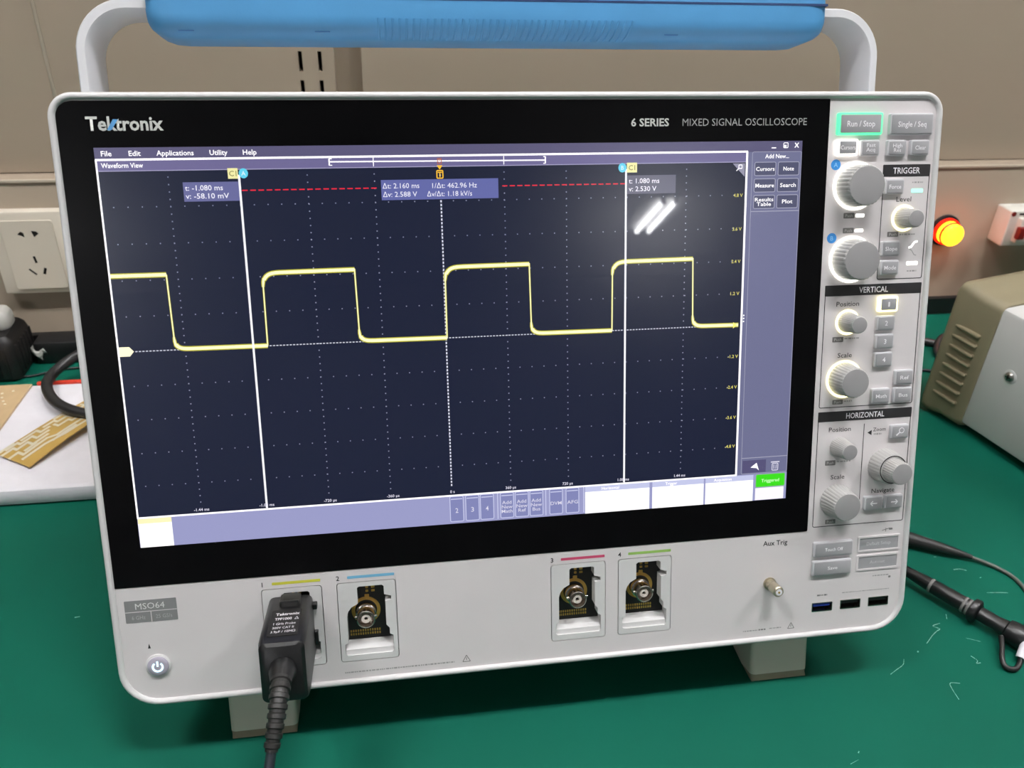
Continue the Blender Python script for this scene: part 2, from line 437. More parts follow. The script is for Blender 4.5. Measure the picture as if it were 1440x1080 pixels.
# graticule of dots
GU = [-141.1, -109.6, -78.1, -46.7, -15.1, 16.3, 47.5, 78.7, 110.0]
GV = [70.1, 53.2, 36.2, 19.3, 2.5, -14.4, -31.2, -48.1, -64.9]
b = MB(V)
def dot(u, v, s=0.28): b.poly([(u - s, v - s, UW + .08), (u + s, v - s, UW + .08), (u + s, v + s, UW + .08), (u - s, v + s, UW + .08)])
for u in GU:
    if u in (-109.6, 78.7, -15.1): continue
    v = 83.4
    while v > -77: dot(u, v); v -= 3.37
for v in GV:
    if v == 2.5: continue
    u = -166.3
    while u < 136: dot(u, v, 0.26); u += 6.29
b.build('graticule', lcd((150, 152, 175)), disp, fix=False)['kind'] = 'stuff'
# dashed centre line and zero line
b = MB(V)
v = 70.5
while v > -76: b.seg((-15.1, v), (-15.1, v - 1.1), 0.7, UW + .09); v -= 1.75
b.build('trigger_line', lcd((225, 225, 240)), disp, fix=False)['kind'] = 'stuff'
b = MB(V)
u = -164
while u < 139: b.seg((u, 2.5), (u + 1.0, 2.5), 0.5, UW + .09); u += 1.6
b.build('zero_line', lcd((210, 212, 225)), disp, fix=False)['kind'] = 'stuff'
b = MB(V)
u = -108.5
while u < 78:
    if not -45 < u < 13.5: b.seg((u, 76.8), (min(u + 2.6, 78.5), 76.8), 0.55, UW + .09)
    u += 3.75
b.build('limit_line', lcd((235, 40, 62), 1.0), disp, fix=False)['kind'] = 'stuff'
# waveform
FALLS = [-146.3, -58.6, 28.1, 114.4]; RISES = [-102.5, -14.6, 71.2]
HI, LO = 38.2, 2.7
def wave(wh, wv, z, name, m):
    b = MB(V)
    starts = [None] + RISES
    for r, f in zip(starts, FALLS):
        if r is None: pts = [(-171.6, HI + .4), (f, HI + .4)]; wd = [wh, wh]
        else:
            pts = [(r + 0.05 + 0.25 * k, HI - 7 * math.exp(-k / 2.4)) for k in range(0, 3)] + [(r + 0.8 + 0.9 * k, HI - 0.2 - 4.3 * math.exp(-(k + .6) / 2.0)) for k in range(0, 11)] + [(f, HI)]
            wd = [wv * 1.6, wv * 2.2, wh * 0.7] + [wh] * 12
        b.ribbon(pts, wd, z)
    for f, r in zip(FALLS, RISES + [140.5]):
        pts = [(f + 0.5 + 0.2 * k, LO + 6 * math.exp(-k / 2.4)) for k in range(0, 3)] + [(f + 1.1 + 0.8 * k, LO + 0.1 + 3.4 * math.exp(-(k + .7) / 1.8)) for k in range(0, 10)] + [(r, LO - .1)]
        wd = [wv * 1.4, wv * 2, wh * 0.65] + [wh] * 11
        b.ribbon(pts, wd, z)
    for f in FALLS: b.seg((f, HI + .4), (f + 0.6, LO + 4), wv, z)
    for r in RISES: b.seg((r, LO), (r + 0.15, HI - 5), wv, z)
    return b.build(name, m, disp, fix=False)
wave(2.5, 0.9, UW + .10, 'trace_glow', lcd((186, 182, 62), 1.0))
wave(1.5, 0.45, UW + .13, 'waveform_trace', lcd((255, 250, 190), 1.25))
ui('channel_marker', lcd((250, 246, 205), 1.2), ('p', [(-171.4, 0.3), (-166.6, 0.3), (-164.6, 2.6), (-166.6, 4.9), (-171.4, 4.9)], 3))
ui('level_arrow', lcd((240, 232, 120), 1.2), ('p', [(139.8, 2.5), (137.6, 4.2), (137.6, 0.8)], 4))
# cursors
for u in (-109.3, 78.2):
    ui('cursor_line', lcd((240, 240, 245), 1.15), ('l', (u, 84), (u, -80.6), 1.0, 4))
def badge(rc, m): return ui('readout_badge', m, ('r', *rc, 5))
LIL = lcd((106, 108, 158))
badge((-134.8, 72.1, -109.8, 80.9), LIL); badge((-43.7, 71, 13.3, 80.5), lcd((100, 106, 168))); badge((78.8, 71.7, 104.3, 80.8), lcd((98, 98, 118)))
RT = lcd((240, 238, 250), 1.1)
text('t: -1.080 ms', -134, 78.3, UW + .35, 2.4, RT, disp, 'readout_text', 17, 0.008, 'L'); text('v: -58.10 mV', -134, 74.6, UW + .35, 2.4, RT, disp, 'readout_text', 19.5, 0.008, 'L')
text('\u0394t: 2.160 ms', -43, 77.7, UW + .35, 2.4, RT, disp, 'readout_text', 17.6, 0.0, 'L'); text('\u0394v: 2.588 V', -43, 73.7, UW + .35, 2.4, RT, disp, 'readout_text', 16.4, 0.0, 'L')
text('1/\u0394t: 462.96 Hz', -19.1, 77.5, UW + .35, 2.4, RT, disp, 'readout_text', 21.8, 0.0, 'L'); text('\u0394v/\u0394t: 1.18 kV/s', -21.8, 73.6, UW + .35, 2.4, RT, disp, 'readout_text', 22, 0.0, 'L')
text('t: 1.080 ms', 79.6, 78.1, UW + .35, 2.4, RT, disp, 'readout_text', 16, 0.008, 'L'); text('v: 2.530 V', 79.6, 74.2, UW + .35, 2.4, RT, disp, 'readout_text', 14.5, 0.008, 'L')
for u, a, u2, s in ((-112, (-114.3, -109.7), -107.2, 'A'), (81.2, (78.6, 83.9), 76.3, 'B')):
    ui('source_tag', lcd((235, 230, 165), 1.1), ('r', a[0], 82.2, a[1], 87, 5))
    text('C1', u, 84.6, UW + .33, 2.4, lcd((150, 145, 80)), disp, 'source_text', None, 0.01)
    b = MB(V); b.poly([(u2 + 2.1 * math.cos(2 * PI * k / 20), 84.6 + 2.3 * math.sin(2 * PI * k / 20), UW + .25) for k in range(20)])
    b.build('cursor_tag', lcd((96, 205, 232), 1.1), disp, fix=False)
    text(s, u2, 84.6, UW + .33, 2.0, lcd((225, 250, 255)), disp, 'cursor_text', None, 0.01)
OR = lcd((250, 190, 50), 1.15)
ui('trigger_tag', OR, ('f', -16.9, 80.7, -13.5, 84.8, 0.5, 5), ('p', [(-16.6, 87), (-15.2, 85), (-13.8, 87)], 5))
text('T', -15.2, 82.7, UW + .33, 2.4, OR, disp, 'trigger_text', None, 0.02)
ui('trigger_icon', lcd((190, 100, 60)), ('f', -16.3, 87.6, -14.1, 90.4, 0.35, 4))
text('T', -15.2, 89, UW + .33, 1.5, lcd((230, 150, 80)), disp, 'trigger_text', None, 0.02)
ui('pin_corner', lcd((150, 148, 170)), ('p', [(134.6, 85.9), (141.2, 85.9), (141.2, 79.2)], 2))
ui('magnifier_icon', WHITE, ('f', 137.7, 83.2, 139.8, 85.3, 0.35, 4), ('l', (138, 83.5), (136.6, 82.2), 0.45, 4))
YT = lcd((225, 216, 110), 1.05)
for s, v in (('4.8 V', 70), ('3.6 V', 52.9), ('2.4 V', 36.2), ('1.2 V', 19.4), ('-1.2 V', -14.3), ('-2.4 V', -31.1), ('-3.6 V', -48), ('-4.8 V', -64.3)):
    text(s, 138.0, v, UW + .2, 1.7, YT, disp, 'scale_text', 5.0 if s[0] != '-' else 5.8, 0.012)
for s, u in (('-1.44 ms', -141), ('-1.08 ms', -109.2), ('-720 \u00b5s', -77.6), ('-360 \u00b5s', -45.6), ('0 s', -14.8), ('360 \u00b5s', 16.2), ('720 \u00b5s', 47), ('1.08 ms', 77.8), ('1.44 ms', 109.6)):
    text(s, u, -78.9, UW + .3, 1.5, TXT, disp, 'time_text', None, 0.012)
# side bar
LINE = lcd((168, 168, 190))
ui('side_lines', LINE, ('f', 145, -81, 172, 91.6, 0.25, 2), ('l', (145, 61.6), (172, 61.6), 0.4, 2), ('l', (145, -71.8), (172, -71.8), 0.4, 2))
text('Add New...', 158.5, 89.3, UW + .2, 2.1, WHITE, disp, 'side_text', 13, 0.012)
for i, (s1, s2) in enumerate((('Cursors', 'Note'), ('Measure', 'Search'), ('Results\nTable', 'Plot'))):
    v = 83.0 - 8.3 * i
    for s, u in ((s1, 152.3), (s2, 165.1)):
        ui('side_button', lcd((82, 84, 112)), ('r', u - 5.6, v - 3.2, u + 5.6, v + 3.2, 2))
        ui('button_edge', LINE, ('f', u - 5.9, v - 3.5, u + 5.9, v + 3.5, 0.35, 3))
        text(s, u, v, UW + .25, 2.0 if '\n' not in s else 1.9, WHITE, disp, 'side_text', min(10.6, 1.45 * max(len(q) for q in s.split('\n'))), 0.01, spacing=0.85)
ui('drag_dots', WHITE, *[('r', 143.0, v, 143.7, v + .7, 4) for v in (7.2, 5.6, 4.0)])
ui('draw_button', lcd((88, 84, 122)), ('r', 145.8, -80.4, 159.5, -73.2, 2)); ui('draw_icon', WHITE, ('p', [(150.5, -77.4), (154, -74.8), (155.5, -79.3), (154, -77.9)], 3))
ui('trash_icon', TXT, ('f', 163, -80, 166.8, -75.6, .45, 3), ('l', (162.4, -75), (167.4, -75), .6, 3), ('l', (164.3, -79), (164.2, -76.5), .4, 3), ('l', (165.5, -79), (165.6, -76.5), .4, 3))
ui('trigger_state', lcd((62, 226, 28), 1.0), ('r', 154, -89, 170.9, -81.8, 3)); ui('state_edge', lcd((130, 190, 120)), ('f', 153.8, -89.2, 171.1, -81.6, .35, 4))
text('Triggered', 162.4, -85.4, UW + .33, 1.9, lcd((200, 255, 185), 1.1), disp, 'state_text', 10.5, 0.012)
ui('date_panel', lcd((255, 248, 252), 1.05), ('r', 153.8, -96.6, 170.6, -89.6, 3))
# settings bar badges
for u0, u1, s in ((56.6, 92.6, 'Horizontal'), (94.2, 123.6, 'Trigger'), (124.6, 152.4, 'Acquisition')):
    ui('settings_badge', lcd((255, 255, 255), 1.15), ('r', u0, -96.8, u1, -84.6, 3)); ui('badge_title', lcd((200, 204, 238)), ('r', u0, -84.6, u1, -81.7, 3))
    text(s, (u0 + u1) / 2 - 4, -83.1, UW + .3, 1.6, WHITE, disp, 'badge_text', None, 0.008)
ui('channel_badge', lcd((255, 254, 250), 1.2), ('r', -171.9, -96.8, -155.9, -84.2, 3)); ui('badge_title', lcd((255, 246, 190), 1.05), ('r', -171.9, -84.2, -155.9, -81.7, 3))
BB = lcd((132, 136, 186)); BL = lcd((205, 208, 240))
for u, s in ((-12.8, '2'), (-4.5, '3'), (3.3, '4'), (14.0, 'Add\nNew\nMath'), (22.0, 'Add\nNew\nRef'), (29.9, 'Add\nNew\nBus'), (40.6, 'DVM'), (49.6, 'AFG')):
    ui('add_button', BB, ('r', u - 3.5, -95.5, u + 3.5, -81.6, 2)); ui('button_edge', BL, ('f', u - 3.7, -95.8, u + 3.7, -81.5, .4, 3), ('l', (u - 3, -83.2), (u + 3, -83.2), .5, 3))
    text(s, u, -89.5, UW + .25, 2.6 if len(s) == 1 else 1.9, TXT, disp, 'add_text', 1.5 if len(s) == 1 else 6.0, 0.006, spacing=0.9)
for u in (9, 35, 55.8): ui('bar_divider', BL, ('l', (u, -81.5), (u, -96), .45, 3))

# --- lettering on the black glass
MLOGO = mat('logo_print', (205, 206, 200), rough=0.5, var=0.03)
text('Tektronix', -157.5, 107.4, 0.36, 6.0, MLOGO, bez, 'logo_lettering', 33.4, 0.025)
b = MB(V); b.poly([(-165.4, 104.5, 0.45), (-163.4, 104.5, 0.45), (-160.2, 109.2, 0.45), (-162.4, 109.2, 0.45)]); b.build('logo_stroke', mat('logo_blue', (92, 158, 214), rough=0.5, var=0.03), bez, fix=False)
text('6 SERIES', 90.5, 106.4, 0.36, 3.7, MLOGO, bez, 'series_lettering', 19.6, 0.02)
text('MIXED SIGNAL OSCILLOSCOPE', 140.7, 106.3, 0.36, 3.6, mat('series_print', (170, 170, 168), rough=0.5, var=0.03), bez, 'series_lettering', 66.6, -0.004)

# --- right-hand controls
def flat(name, m, items, parent=scope, w=0.06):
    b = MB(V)
    for it in items:
        if it[0] == 'r': b.plate((it[1] + it[3]) / 2, (it[2] + it[4]) / 2, abs(it[3] - it[1]), abs(it[4] - it[2]), 0.35, -0.1, w, n=2)
        elif it[0] == 'l': b.seg(it[1], it[2], it[3], w)
    return b.build(name, m, parent, fix=False)
def outline(u0, v0, u1, v1, extra=()):
    b = MB(V); b.frame((u0 + u1) / 2, (v0 + v1) / 2, u1 - u0, v1 - v0, 1.2, 0.42, -0.1, 0.06)
    for p, q in extra: b.seg(p, q, 0.4, 0.065)
    return b.build('section_outline', MPRINT, scope, fix=False)
outline(218.9, 23.8, 245.6, 81); outline(189.4, -46.2, 245.6, 18); outline(189.4, -116, 245.6, -52, [((217.4, -56.5), (217.4, -101.5))])
for u0, u1, v0, v1, s, wd in ((218.4, 245.6, 78, 84.2, 'TRIGGER', 15.5), (189.3, 245.8, 15.8, 21.6, 'VERTICAL', 17), (189.3, 245.8, -54.1, -48.4, 'HORIZONTAL', 23)):
    hb = flat('section_header', MPRINT, [('r', u0, v0, u1, v1)], w=0.12)
    text(s, (u0 + u1) / 2, (v0 + v1) / 2, 0.17, 3.1, MLEG, hb, 'header_lettering', wd, 0.012)
def button(cu, cv, wd, ht, legend, cap, lwd=None, lit=None, dark=False, h=2.0, icon=None):
    b = MB(V); b.plate(cu, cv, wd, ht, 0.9, -0.2, h, 0.5, 3)
    skirt = b.build('push_button', glow(*lit) if lit else MKEYS, scope, 35)
    b = MB(V); b.plate(cu + 0.15, cv, wd - (2.6 if lit else 1.6), ht - (2.2 if lit else 1.5), 0.5, h - 0.3, h + 0.25, 0.15, 3)
    face = b.build('button_face', MKEY, skirt, 35)
    if legend: text(legend, cu + 0.15, cv, h + 0.32, cap, MLEG, skirt, 'button_legend', lwd, 0.012, spacing=0.85)
    if icon:
        b = MB(V)
        for p, q, t in icon: b.seg((cu + p[0], cv + p[1]), (cu + q[0], cv + q[1]), t, h + 0.32)
        b.build('button_legend', MLEG, skirt, fix=False)
    return skirt
button(203, 104.9, 25.0, 11.2, 'Run / Stop', 2.9, 15.5, ((80, 240, 160), 1.6))
button(231.8, 104.5, 24.6, 11.0, 'Single / Seq', 2.7, 16)
button(196.5, 93.1, 11.8, 8.4, 'Cursors', 2.1, 8.2, ((255, 250, 240), 3.2))
button(209.2, 92.7, 10.6, 8.2, 'Fast\nAcq', 1.9, 5.2); button(224.3, 92.6, 10.8, 8.2, 'High\nRes', 1.9, 5.2); button(237.5, 92.6, 10.8, 8.0, 'Clear', 2.1, 6.2)
button(224.6, 72.8, 10.8, 8.0, 'Force', 2.1, 6.8); button(224.8, 40.4, 10.8, 8.0, 'Slope', 2.1, 7.0); button(224.9, 30.3, 10.8, 8.0, 'Mode', 2.1, 7.0)
button(225.8, 10.5, 11.4, 8.4, '1', 2.6, 1.0, ((255, 246, 175), 3.0)); button(225, 0.2, 10.8, 8.2, '2', 2.6); button(225, -9.9, 10.8, 8.2, '3', 2.6); button(225, -20, 10.8, 8.2, '4', 2.6)
button(238.3, -30.7, 11, 8.4, 'Ref', 2.1, 5.2); button(225.0, -40.6, 11, 8.6, 'Math', 2.1, 6.6); button(238.2, -40.6, 11, 8.6, 'Bus', 2.1, 5.4)
circ = [((0.9 + 1.5 * math.cos(k * PI / 5), 0.8 + 1.5 * math.sin(k * PI / 5)), (0.9 + 1.5 * math.cos((k + 1) * PI / 5), 0.8 + 1.5 * math.sin((k + 1) * PI / 5)), 0.5) for k in range(10)]
button(238.2, -61.9, 11, 8.0, None, 0, icon=circ + [((-0.2, -0.3), (-2.2, -2.0), 0.8)])
arrow = lambda s: [((-2.0, 0), (2.0, 0), 0.6), ((2.1 * s, 0), (0.6 * s, 1.4), 0.6), ((2.1 * s, 0), (0.6 * s, -1.4), 0.6)]
button(225.2, -103.4, 11.4, 8.4, None, 0, icon=arrow(-1)); button(237.8, -103.3, 11.2, 8.2, None, 0, icon=arrow(1))
button(202.2, -129.2, 24, 9.0, 'Touch Off', 2.0, 11); button(202, -140.6, 24, 9.2, 'Save', 2.0, 6)
for cv, s, wd in ((-128.7, 'Default Setup', 15), (-140.2, 'Autoset', 9.5)):
    b = MB(V); b.frame(231.3, cv, 26.4, 9.6, 0.6, 1.1, -0.3, 0.5); fr = b.build('push_button', MW, scope)
    b = MB(V); b.plate(231.3, cv, 24.2, 7.6, 0.3, -0.3, 0.1); b.build('button_face', MKEY, fr)
    text(s, 231.3, cv, 0.17, 1.9, mat('recessed_legend', (205, 204, 206), rough=0.5, var=0.02), fr, 'button_legend', wd, 0.006)
def knob(cu, cv, rb, rc, h, ring=None, collar=None):
    b = MB(V)
    z0 = 0.0
    b.disc(cu, cv, [(rb, -0.2), (rb, 0.8), (rb * 0.5 + rc * 0.5, h * 0.35), (rc * 1.02, h - 0.8), (rc, h - 0.5), (rc - 0.4, h)], 90, 0.03, 3)
    k = b.build('knob', MKNOB, scope, 25)
    b = MB(V); b.disc(cu, cv, [(rc - 0.5, h - 0.2), (rc - 0.5, h + 0.12), (rc - 0.9, h + 0.2)], 48); b.build('knob_cap', MCAP, k, 40)
    if ring:
        b = MB(V); b.ring(cu, cv, rb + 0.2, ring[0], -0.1, 0.5, 56); b.build('light_ring', glow(*ring[1:]), k)
    if collar:
        b = MB(V); b.disc(cu, cv, [(collar[0], -0.2), (collar[0], 1), (collar[1], collar[2] - 0.8), (collar[1] - 0.6, collar[2])], 90, 0.025, 3); b.build('outer_dial', MKNOB, k, 25)
        b = MB(V); b.ring(cu, cv, rb + 0.2, rb + 0.7, collar[2] - 0.3, collar[2] + 0.12, 48); b.build('dial_gap', MHOLE, k)
    return k
WG = ((255, 252, 240), 4.0); YG = ((255, 244, 180), 3.4)
knob(203.1, 73.6, 11.0, 10.2, 11.5, (12.5, *WG)); knob(203.1, 35.3, 11.0, 10.2, 11.5, (12.4, *WG))
knob(232.2, 56.3, 5.6, 4.6, 11.5, (7.0, *YG)); knob(203.3, 1.4, 5.6, 4.6, 12.5, (6.9, *YG)); knob(203.3, -30.2, 9.2, 8.1, 12, (10.5, *YG))
knob(203, -69, 5.7, 4.6, 11.5); knob(203.2, -100.6, 9.9, 8.1, 12)
knob(231.2, -81.6, 7.4, 6.3, 17.5, None, (9.9, 8.9, 9.0))
for u, v, s in ((191.5, 84.5, 'A'), (191.5, 46.7, 'B')):
    b = MB(V); b.disc(u, v, [(2.7, -0.1), (2.7, 0.08)], 28); bd = b.build('knob_badge', mat('badge_blue', (56, 140, 214), rough=0.4, var=0.03), scope)
    text(s, u, v, 0.13, 2.3, mat('badge_letter', (150, 205, 245), rough=0.5, var=0.02), bd, 'badge_letter', None, 0.01)
def led(u0, v0, u1, v1, c, k): 
    b = MB(V); b.plate((u0 + u1) / 2, (v0 + v1) / 2, u1 - u0, v1 - v0, 0.5, -0.1, 0.2, n=3); return b.build('indicator_light', glow(c, k), scope)
led(204.4, 57.4, 209.2, 59.1, (255, 252, 240), 3.0); led(204.4, 49.6, 209.2, 51.2, (255, 252, 240), 3.0); led(235.8, 31.1, 242.3, 33.1, (255, 253, 245), 3.0); led(235.6, 69.5, 242.2, 71.6, (150, 250, 205), 2.0)
b = MB(V); b.ribbon([(236.4, 40.6), (237.8, 40.8), (239.6, 43.4), (241.4, 43.7)], 0.9, 0.15); b.build('slope_light', glow((255, 253, 248), 3.0), scope, fix=False)
b = MB(V); b.ribbon([(237, 39.6), (238.2, 39.2), (240, 36.6), (241.2, 36.4)], 0.4, 0.08); b.build('slope_mark', MPRL, scope, fix=False)
def tagbox(u, v, wd, ht):
    t = flat('push_tag', MPRG, [('r', u - wd / 2, v - ht / 2, u + wd / 2, v + ht / 2)], w=0.08)
    text('Push', u, v, 0.13, 1.5, mat('tag_letter', (205, 203, 200), rough=0.5, var=0.02), t, 'tag_lettering', wd * 0.66, 0.0)
tagbox(200.6, 58.3, 6.2, 2.9); tagbox(200.7, 50.5, 6.2, 2.8); tagbox(226.6, 47.9, 6.4, 2.7); tagbox(198.4, -8, 6.4, 2.9); tagbox(200.4, -43.1, 6.2, 2.6); tagbox(198.2, -78.1, 6.2, 2.9); tagbox(200.3, -113.2, 6.2, 2.6)
def marks(u0, u1, v, h=0.8, m=None):
    """print too small to read: a broken line of tiny strokes"""
    b = MB(V); u = u0
    while u < u1:
        d = min(random.uniform(0.5, 1.9), u1 - u); b.seg((u, v), (u + d, v), h * random.uniform(0.75, 1.1), 0.06); u += d + random.uniform(0.25, 0.5)
    return b.build('small_print', m or MPRL, scope, fix=False)
marks(230.4, 239.5, 47.7); marks(202.2, 211, -7.6); marks(202, 210.5, -77.6); marks(204.2, 209, -42.8); marks(235.8, 242, 74.9); marks(236.4, 242, 28)
marks(223.6, 228.4, -62.9, 1.0)
for s, u, v, wd in (('Level', 231.6, 66.3, 8.6), ('Position', 203, 11.4, 13.2), ('Scale', 203, -16.8, 8.4), ('Position', 202.8, -58.8, 13.2), ('Scale', 203.1, -86.6, 8.4), ('Zoom', 226.8, -60.2, 7.6), ('Navigate', 231.7, -96.6, 14.2)):
    text(s, u, v, 0.07, 2.6 if s != 'Zoom' else 2.1, MPRINT, scope, 'control_lettering', wd, 0.004)
b = MB(V); b.poly([(219.6, -61.8, 0.06), (222.2, -60.4, 0.06), (222.2, -63.4, 0.06)]); b.build('zoom_mark', MPRINT, scope, fix=False)
b = MB(V); b.seg((233, -121.2), (238, -120), 0.4, .06); b.seg((235.3, -122), (235.3, -119.8), 0.4, .065); b.plate(238.4, -120.6, 2.2, 1.1, .3, -.1, .06); b.build('touch_mark', MPRG, scope, fix=False)
marks(229, 239.6, -149, 0.7); b = MB(V); b.plate(239.8, -150.4, 1.4, 1.2, .3, -.1, .06); b.build('probe_mark', MPRG, scope, fix=False)
# USB sockets
for i, (u, v) in enumerate(USB):
    b = MB(V); b.frame(u, v, 12.8, 5.6, 0.4, 0.45, -7.4, 0.25, 2); us = b.build('usb_port', MNICK, scope)
    b = MB(V); b.plate(u, v, 12, 5, 0.2, -7.4, -6.6, n=1); b.build('port_back', MHOLE, us)
    b = MB(V); b.box(u - 5.2, u + 5.2, v + 0.2, v + 1.9, -6.8, -0.6); b.build('port_tongue', mat('port_blue', (24, 50, 140), rough=0.5, var=0.05) if i == 0 else MBLACK, us)
marks(194.8, 201.2, -158.2, 0.9, MPRG); marks(210.4, 240, -157.9, 0.45); 
# Aux Trig
text('Aux Trig', 167.4, -123.2, 0.07, 2.9, MPRINT, scope, 'control_lettering', 14.6, 0.012)
b = MB(V); b.disc(165, -147.8, [(3.8, -0.2), (3.8, 0.8), (3.1, 0.9), (3.1, 4), (2.7, 4.2), (2.7, 4.6), (3.1, 4.8), (3.1, 11.2), (2.5, 11.8)], 28); sma = b.build('aux_connector', mat('pale_gold_plate', (190, 180, 158), rough=0.35, metal=0.8, var=0.05, vscale=200), scope, 30)
b = MB(V); b.disc(165, -147.8, [(1.9, 11.5), (1.9, 12.0)], 20); b.build('dielectric', MLEG, sma); b = MB(V); b.disc(165, -147.8, [(0.6, 11.9), (0.6, 12.3)], 12); b.build('centre_pin', MGOLD, sma)
# bottom print
def warn(u, v, s):
    b = MB(V); A = (u, v + s); B_ = (u - s, v - s * .8); D = (u + s, v - s * .8)
    for p, q in ((A, B_), (B_, D), (D, A)): b.seg(p, q, 0.4, 0.06)
    b.seg((u, v + s * .35), (u, v - s * .4), 0.4, 0.065); b.build('warning_mark', MPRG, scope, fix=False)
warn(-10.4, -175.7, 2.1); warn(179.4, -175.6, 2.0); marks(-76, -17, -176.9, 0.85); marks(150, 159, -176.3, 0.7, MPRL); marks(159.5, 164, -176.2, 0.9, MPRG); marks(166, 173.6, -176, 0.7)
# model badge and power button
mb = flat('model_badge', MBADGE, [('r', -183.3, -137.2, -158, -125.1)], w=0.12)
text('MSO64', -171, -128.3, 0.17, 3.3, mat('badge_white', (222, 222, 220), rough=0.5, var=0.02), mb, 'badge_lettering', 14.2, 0.0)
GL = mat('badge_pale', (176, 176, 175), rough=0.5, var=0.02)
text('6 GHz', -177, -134.4, 0.17, 2.1, GL, mb, 'badge_lettering', 6.6); text('25 GS/s', -164.7, -134.4, 0.17, 2.1, GL, mb, 'badge_lettering', 8)
b = MB(V); b.seg((-183.2, -131.3), (-158.1, -131.3), 0.4, 0.17); b.seg((-170.8, -131.3), (-170.8, -137.1), 0.4, 0.17); b.build('badge_lines', MW, mb, fix=False)
b = MB(V); b.disc(-170.1, -161.8, [(6.3, -0.2), (6.3, 0.7), (5.9, 0.9)], 40); pb = b.build('power_button', MRIM, scope, 35)
b = MB(V); b.disc(-170.1, -161.8, [(5.3, 0.7), (5.3, 1.4), (4.7, 1.9), (3.0, 2.0)], 40); b.build('button_face', mat('power_face', (178, 172, 186), rough=0.3, var=0.02), pb, 40)
b = MB(V); ic = [(-170.1 + 2.4 * math.cos(math.radians(a)), -161.8 + 2.4 * math.sin(math.radians(a))) for a in range(125, 416, 15)]
b.ribbon(ic, 0.95, 2.06); b.seg((-170.1, -161.6), (-170.1, -158.6), 0.95, 2.07); b.build('power_symbol', glow((200, 240, 255), 1.9), pb, fix=False)
b = MB(V); b.poly([(-173.6, -149.3, .06), (-174.3, -152, .06), (-172.9, -152, .06)]); b.build('ground_mark', MPRINT, scope, fix=False)

# --- channel bays
LINEC = {1: (206, 204, 70), 2: (118, 182, 214), 3: (206, 78, 112), 4: (150, 190, 96)}
for u0, k in BAYS:
    cu = u0 + 15.1; cv = -147.9
    inner = [(-5.0, 19.2), (-4.0, 20), (8.0, 20), (9.0, 19.2), (9.0, 14.5), (12.6, 13.4), (12.6, 11.2), (9.4, 10.6), (9.4, -3), (11.0, -5), (11.0, -8.4), (12.8, -9.4), (12.8, -18.2), (12, -19.2), (-11.8, -19.2), (-12.8, -18.2), (-12.8, -12.6), (-11, -11.6), (-11, 3.4), (-10.2, 6.2), (-8.4, 8.6), (-5.0, 10.4)]
    hole = [(cu + x, cv + y) for x, y in inner]
    b = MB(V); b.holed(rrect(cu, cv, 30.2, 44.8, 1.3, 3), [hole], -6.8, 0.15)
    bay = b.build('channel_bay', MRIM, scope)
    b = MB(V); b.box(cu - 14.6, cu + 14.6, cv - 22, cv + 22, -7.8, -6.9); b.build('circuit_board', MPCB, bay)
    b = MB(V); b.poly([(cu - 12.7, cv - 13.5, -6.0), (cu + 12.7, cv - 13.5, -6.0), (cu + 12.7, cv - 16.5, -1.2), (cu - 12.7, cv - 16.5, -1.2)]); b.poly([(cu - 12.7, cv - 16.5, -1.2), (cu + 12.7, cv - 16.5, -1.2), (cu + 12.7, cv - 19.2, -1.0), (cu - 12.7, cv - 19.2, -1.0)])
    b.poly([(cu - 12.7, cv - 13.5, -6.8), (cu + 12.7, cv - 13.5, -6.8), (cu + 12.7, cv - 13.5, -6.0), (cu - 12.7, cv - 13.5, -6.0)]); b.build('tray', MRIM, bay)
    bu, bv = u0 + 14.0, -145.4
    b = MB(V); b.ring(bu, bv + 0.6, 5.9, 7.7, -7.0, -6.7, 48); b.plate(bu + 0.8, bv + 8.2, 2.4, 3, .3, -7, -6.72, n=2); b.build('gold_ring', MGOLD, bay)
    b = MB(V)
    for i in range(13):
        for j in range(2): b.plate(bu - 8.6 + 1.28 * i, bv - 11.2 - 1.9 * j, 0.8, 1.3, 0.1, -7, -6.72, n=1)
    for i in range(2):
        for j in range(3): b.plate(bu + 1.0 + 3.2 * i, bv + 11.6 + 2.1 * j, 1.5 if i == 0 else 1.9, 1.3, 0.3, -7, -6.72, n=2)
    b.build('contact_pads', MGOLD, bay)['kind'] = 'stuff'
    b = MB(V); b.disc(bu, bv, [(5.4, -6.9), (5.4, -3.6), (4.7, -3.4), (4.7, 2.4), (4.9, 2.5), (4.9, 3.3), (4.5, 3.6), (4.1, 3.6), (3.9, 2.4), (3.7, -0.5)], 36)
    bn = b.build('bnc_connector', MNICK, bay, 30)
    b = MB(V); b.ring(bu, bv, 1.1, 2.4, -1, 2.6, 24); b.build('dielectric', mat('dielectric_white', (215, 205, 195), rough=0.5, var=0.03) if k == 1 else bpy.data.materials['dielectric_white'], bay)
    b = MB(V); b.disc(bu, bv, [(1.0, -1), (1.0, 0.6)], 14); b.build('centre_socket', MHOLE, bay)
    for s in (-1, 1):
        b = MB(V); b.tube([(bu + s * 4.5, bv + 0.4, 0.6), (bu + s * 5.9, bv + 0.4, 0.6)], 0.8, 10); b.build('bayonet_lug', MNICK, bay, 40)
    ln = flat('channel_line', mat('line_%d' % k, LINEC[k], rough=0.4, var=0.03), [('r', u0 + 5.4, -123.1, u0 + 30, -121.6)])
    text(str(k), u0 + 0.5, -122.4, 0.07, 2.6, MPRINT, scope, 'channel_number', None, 0.012)

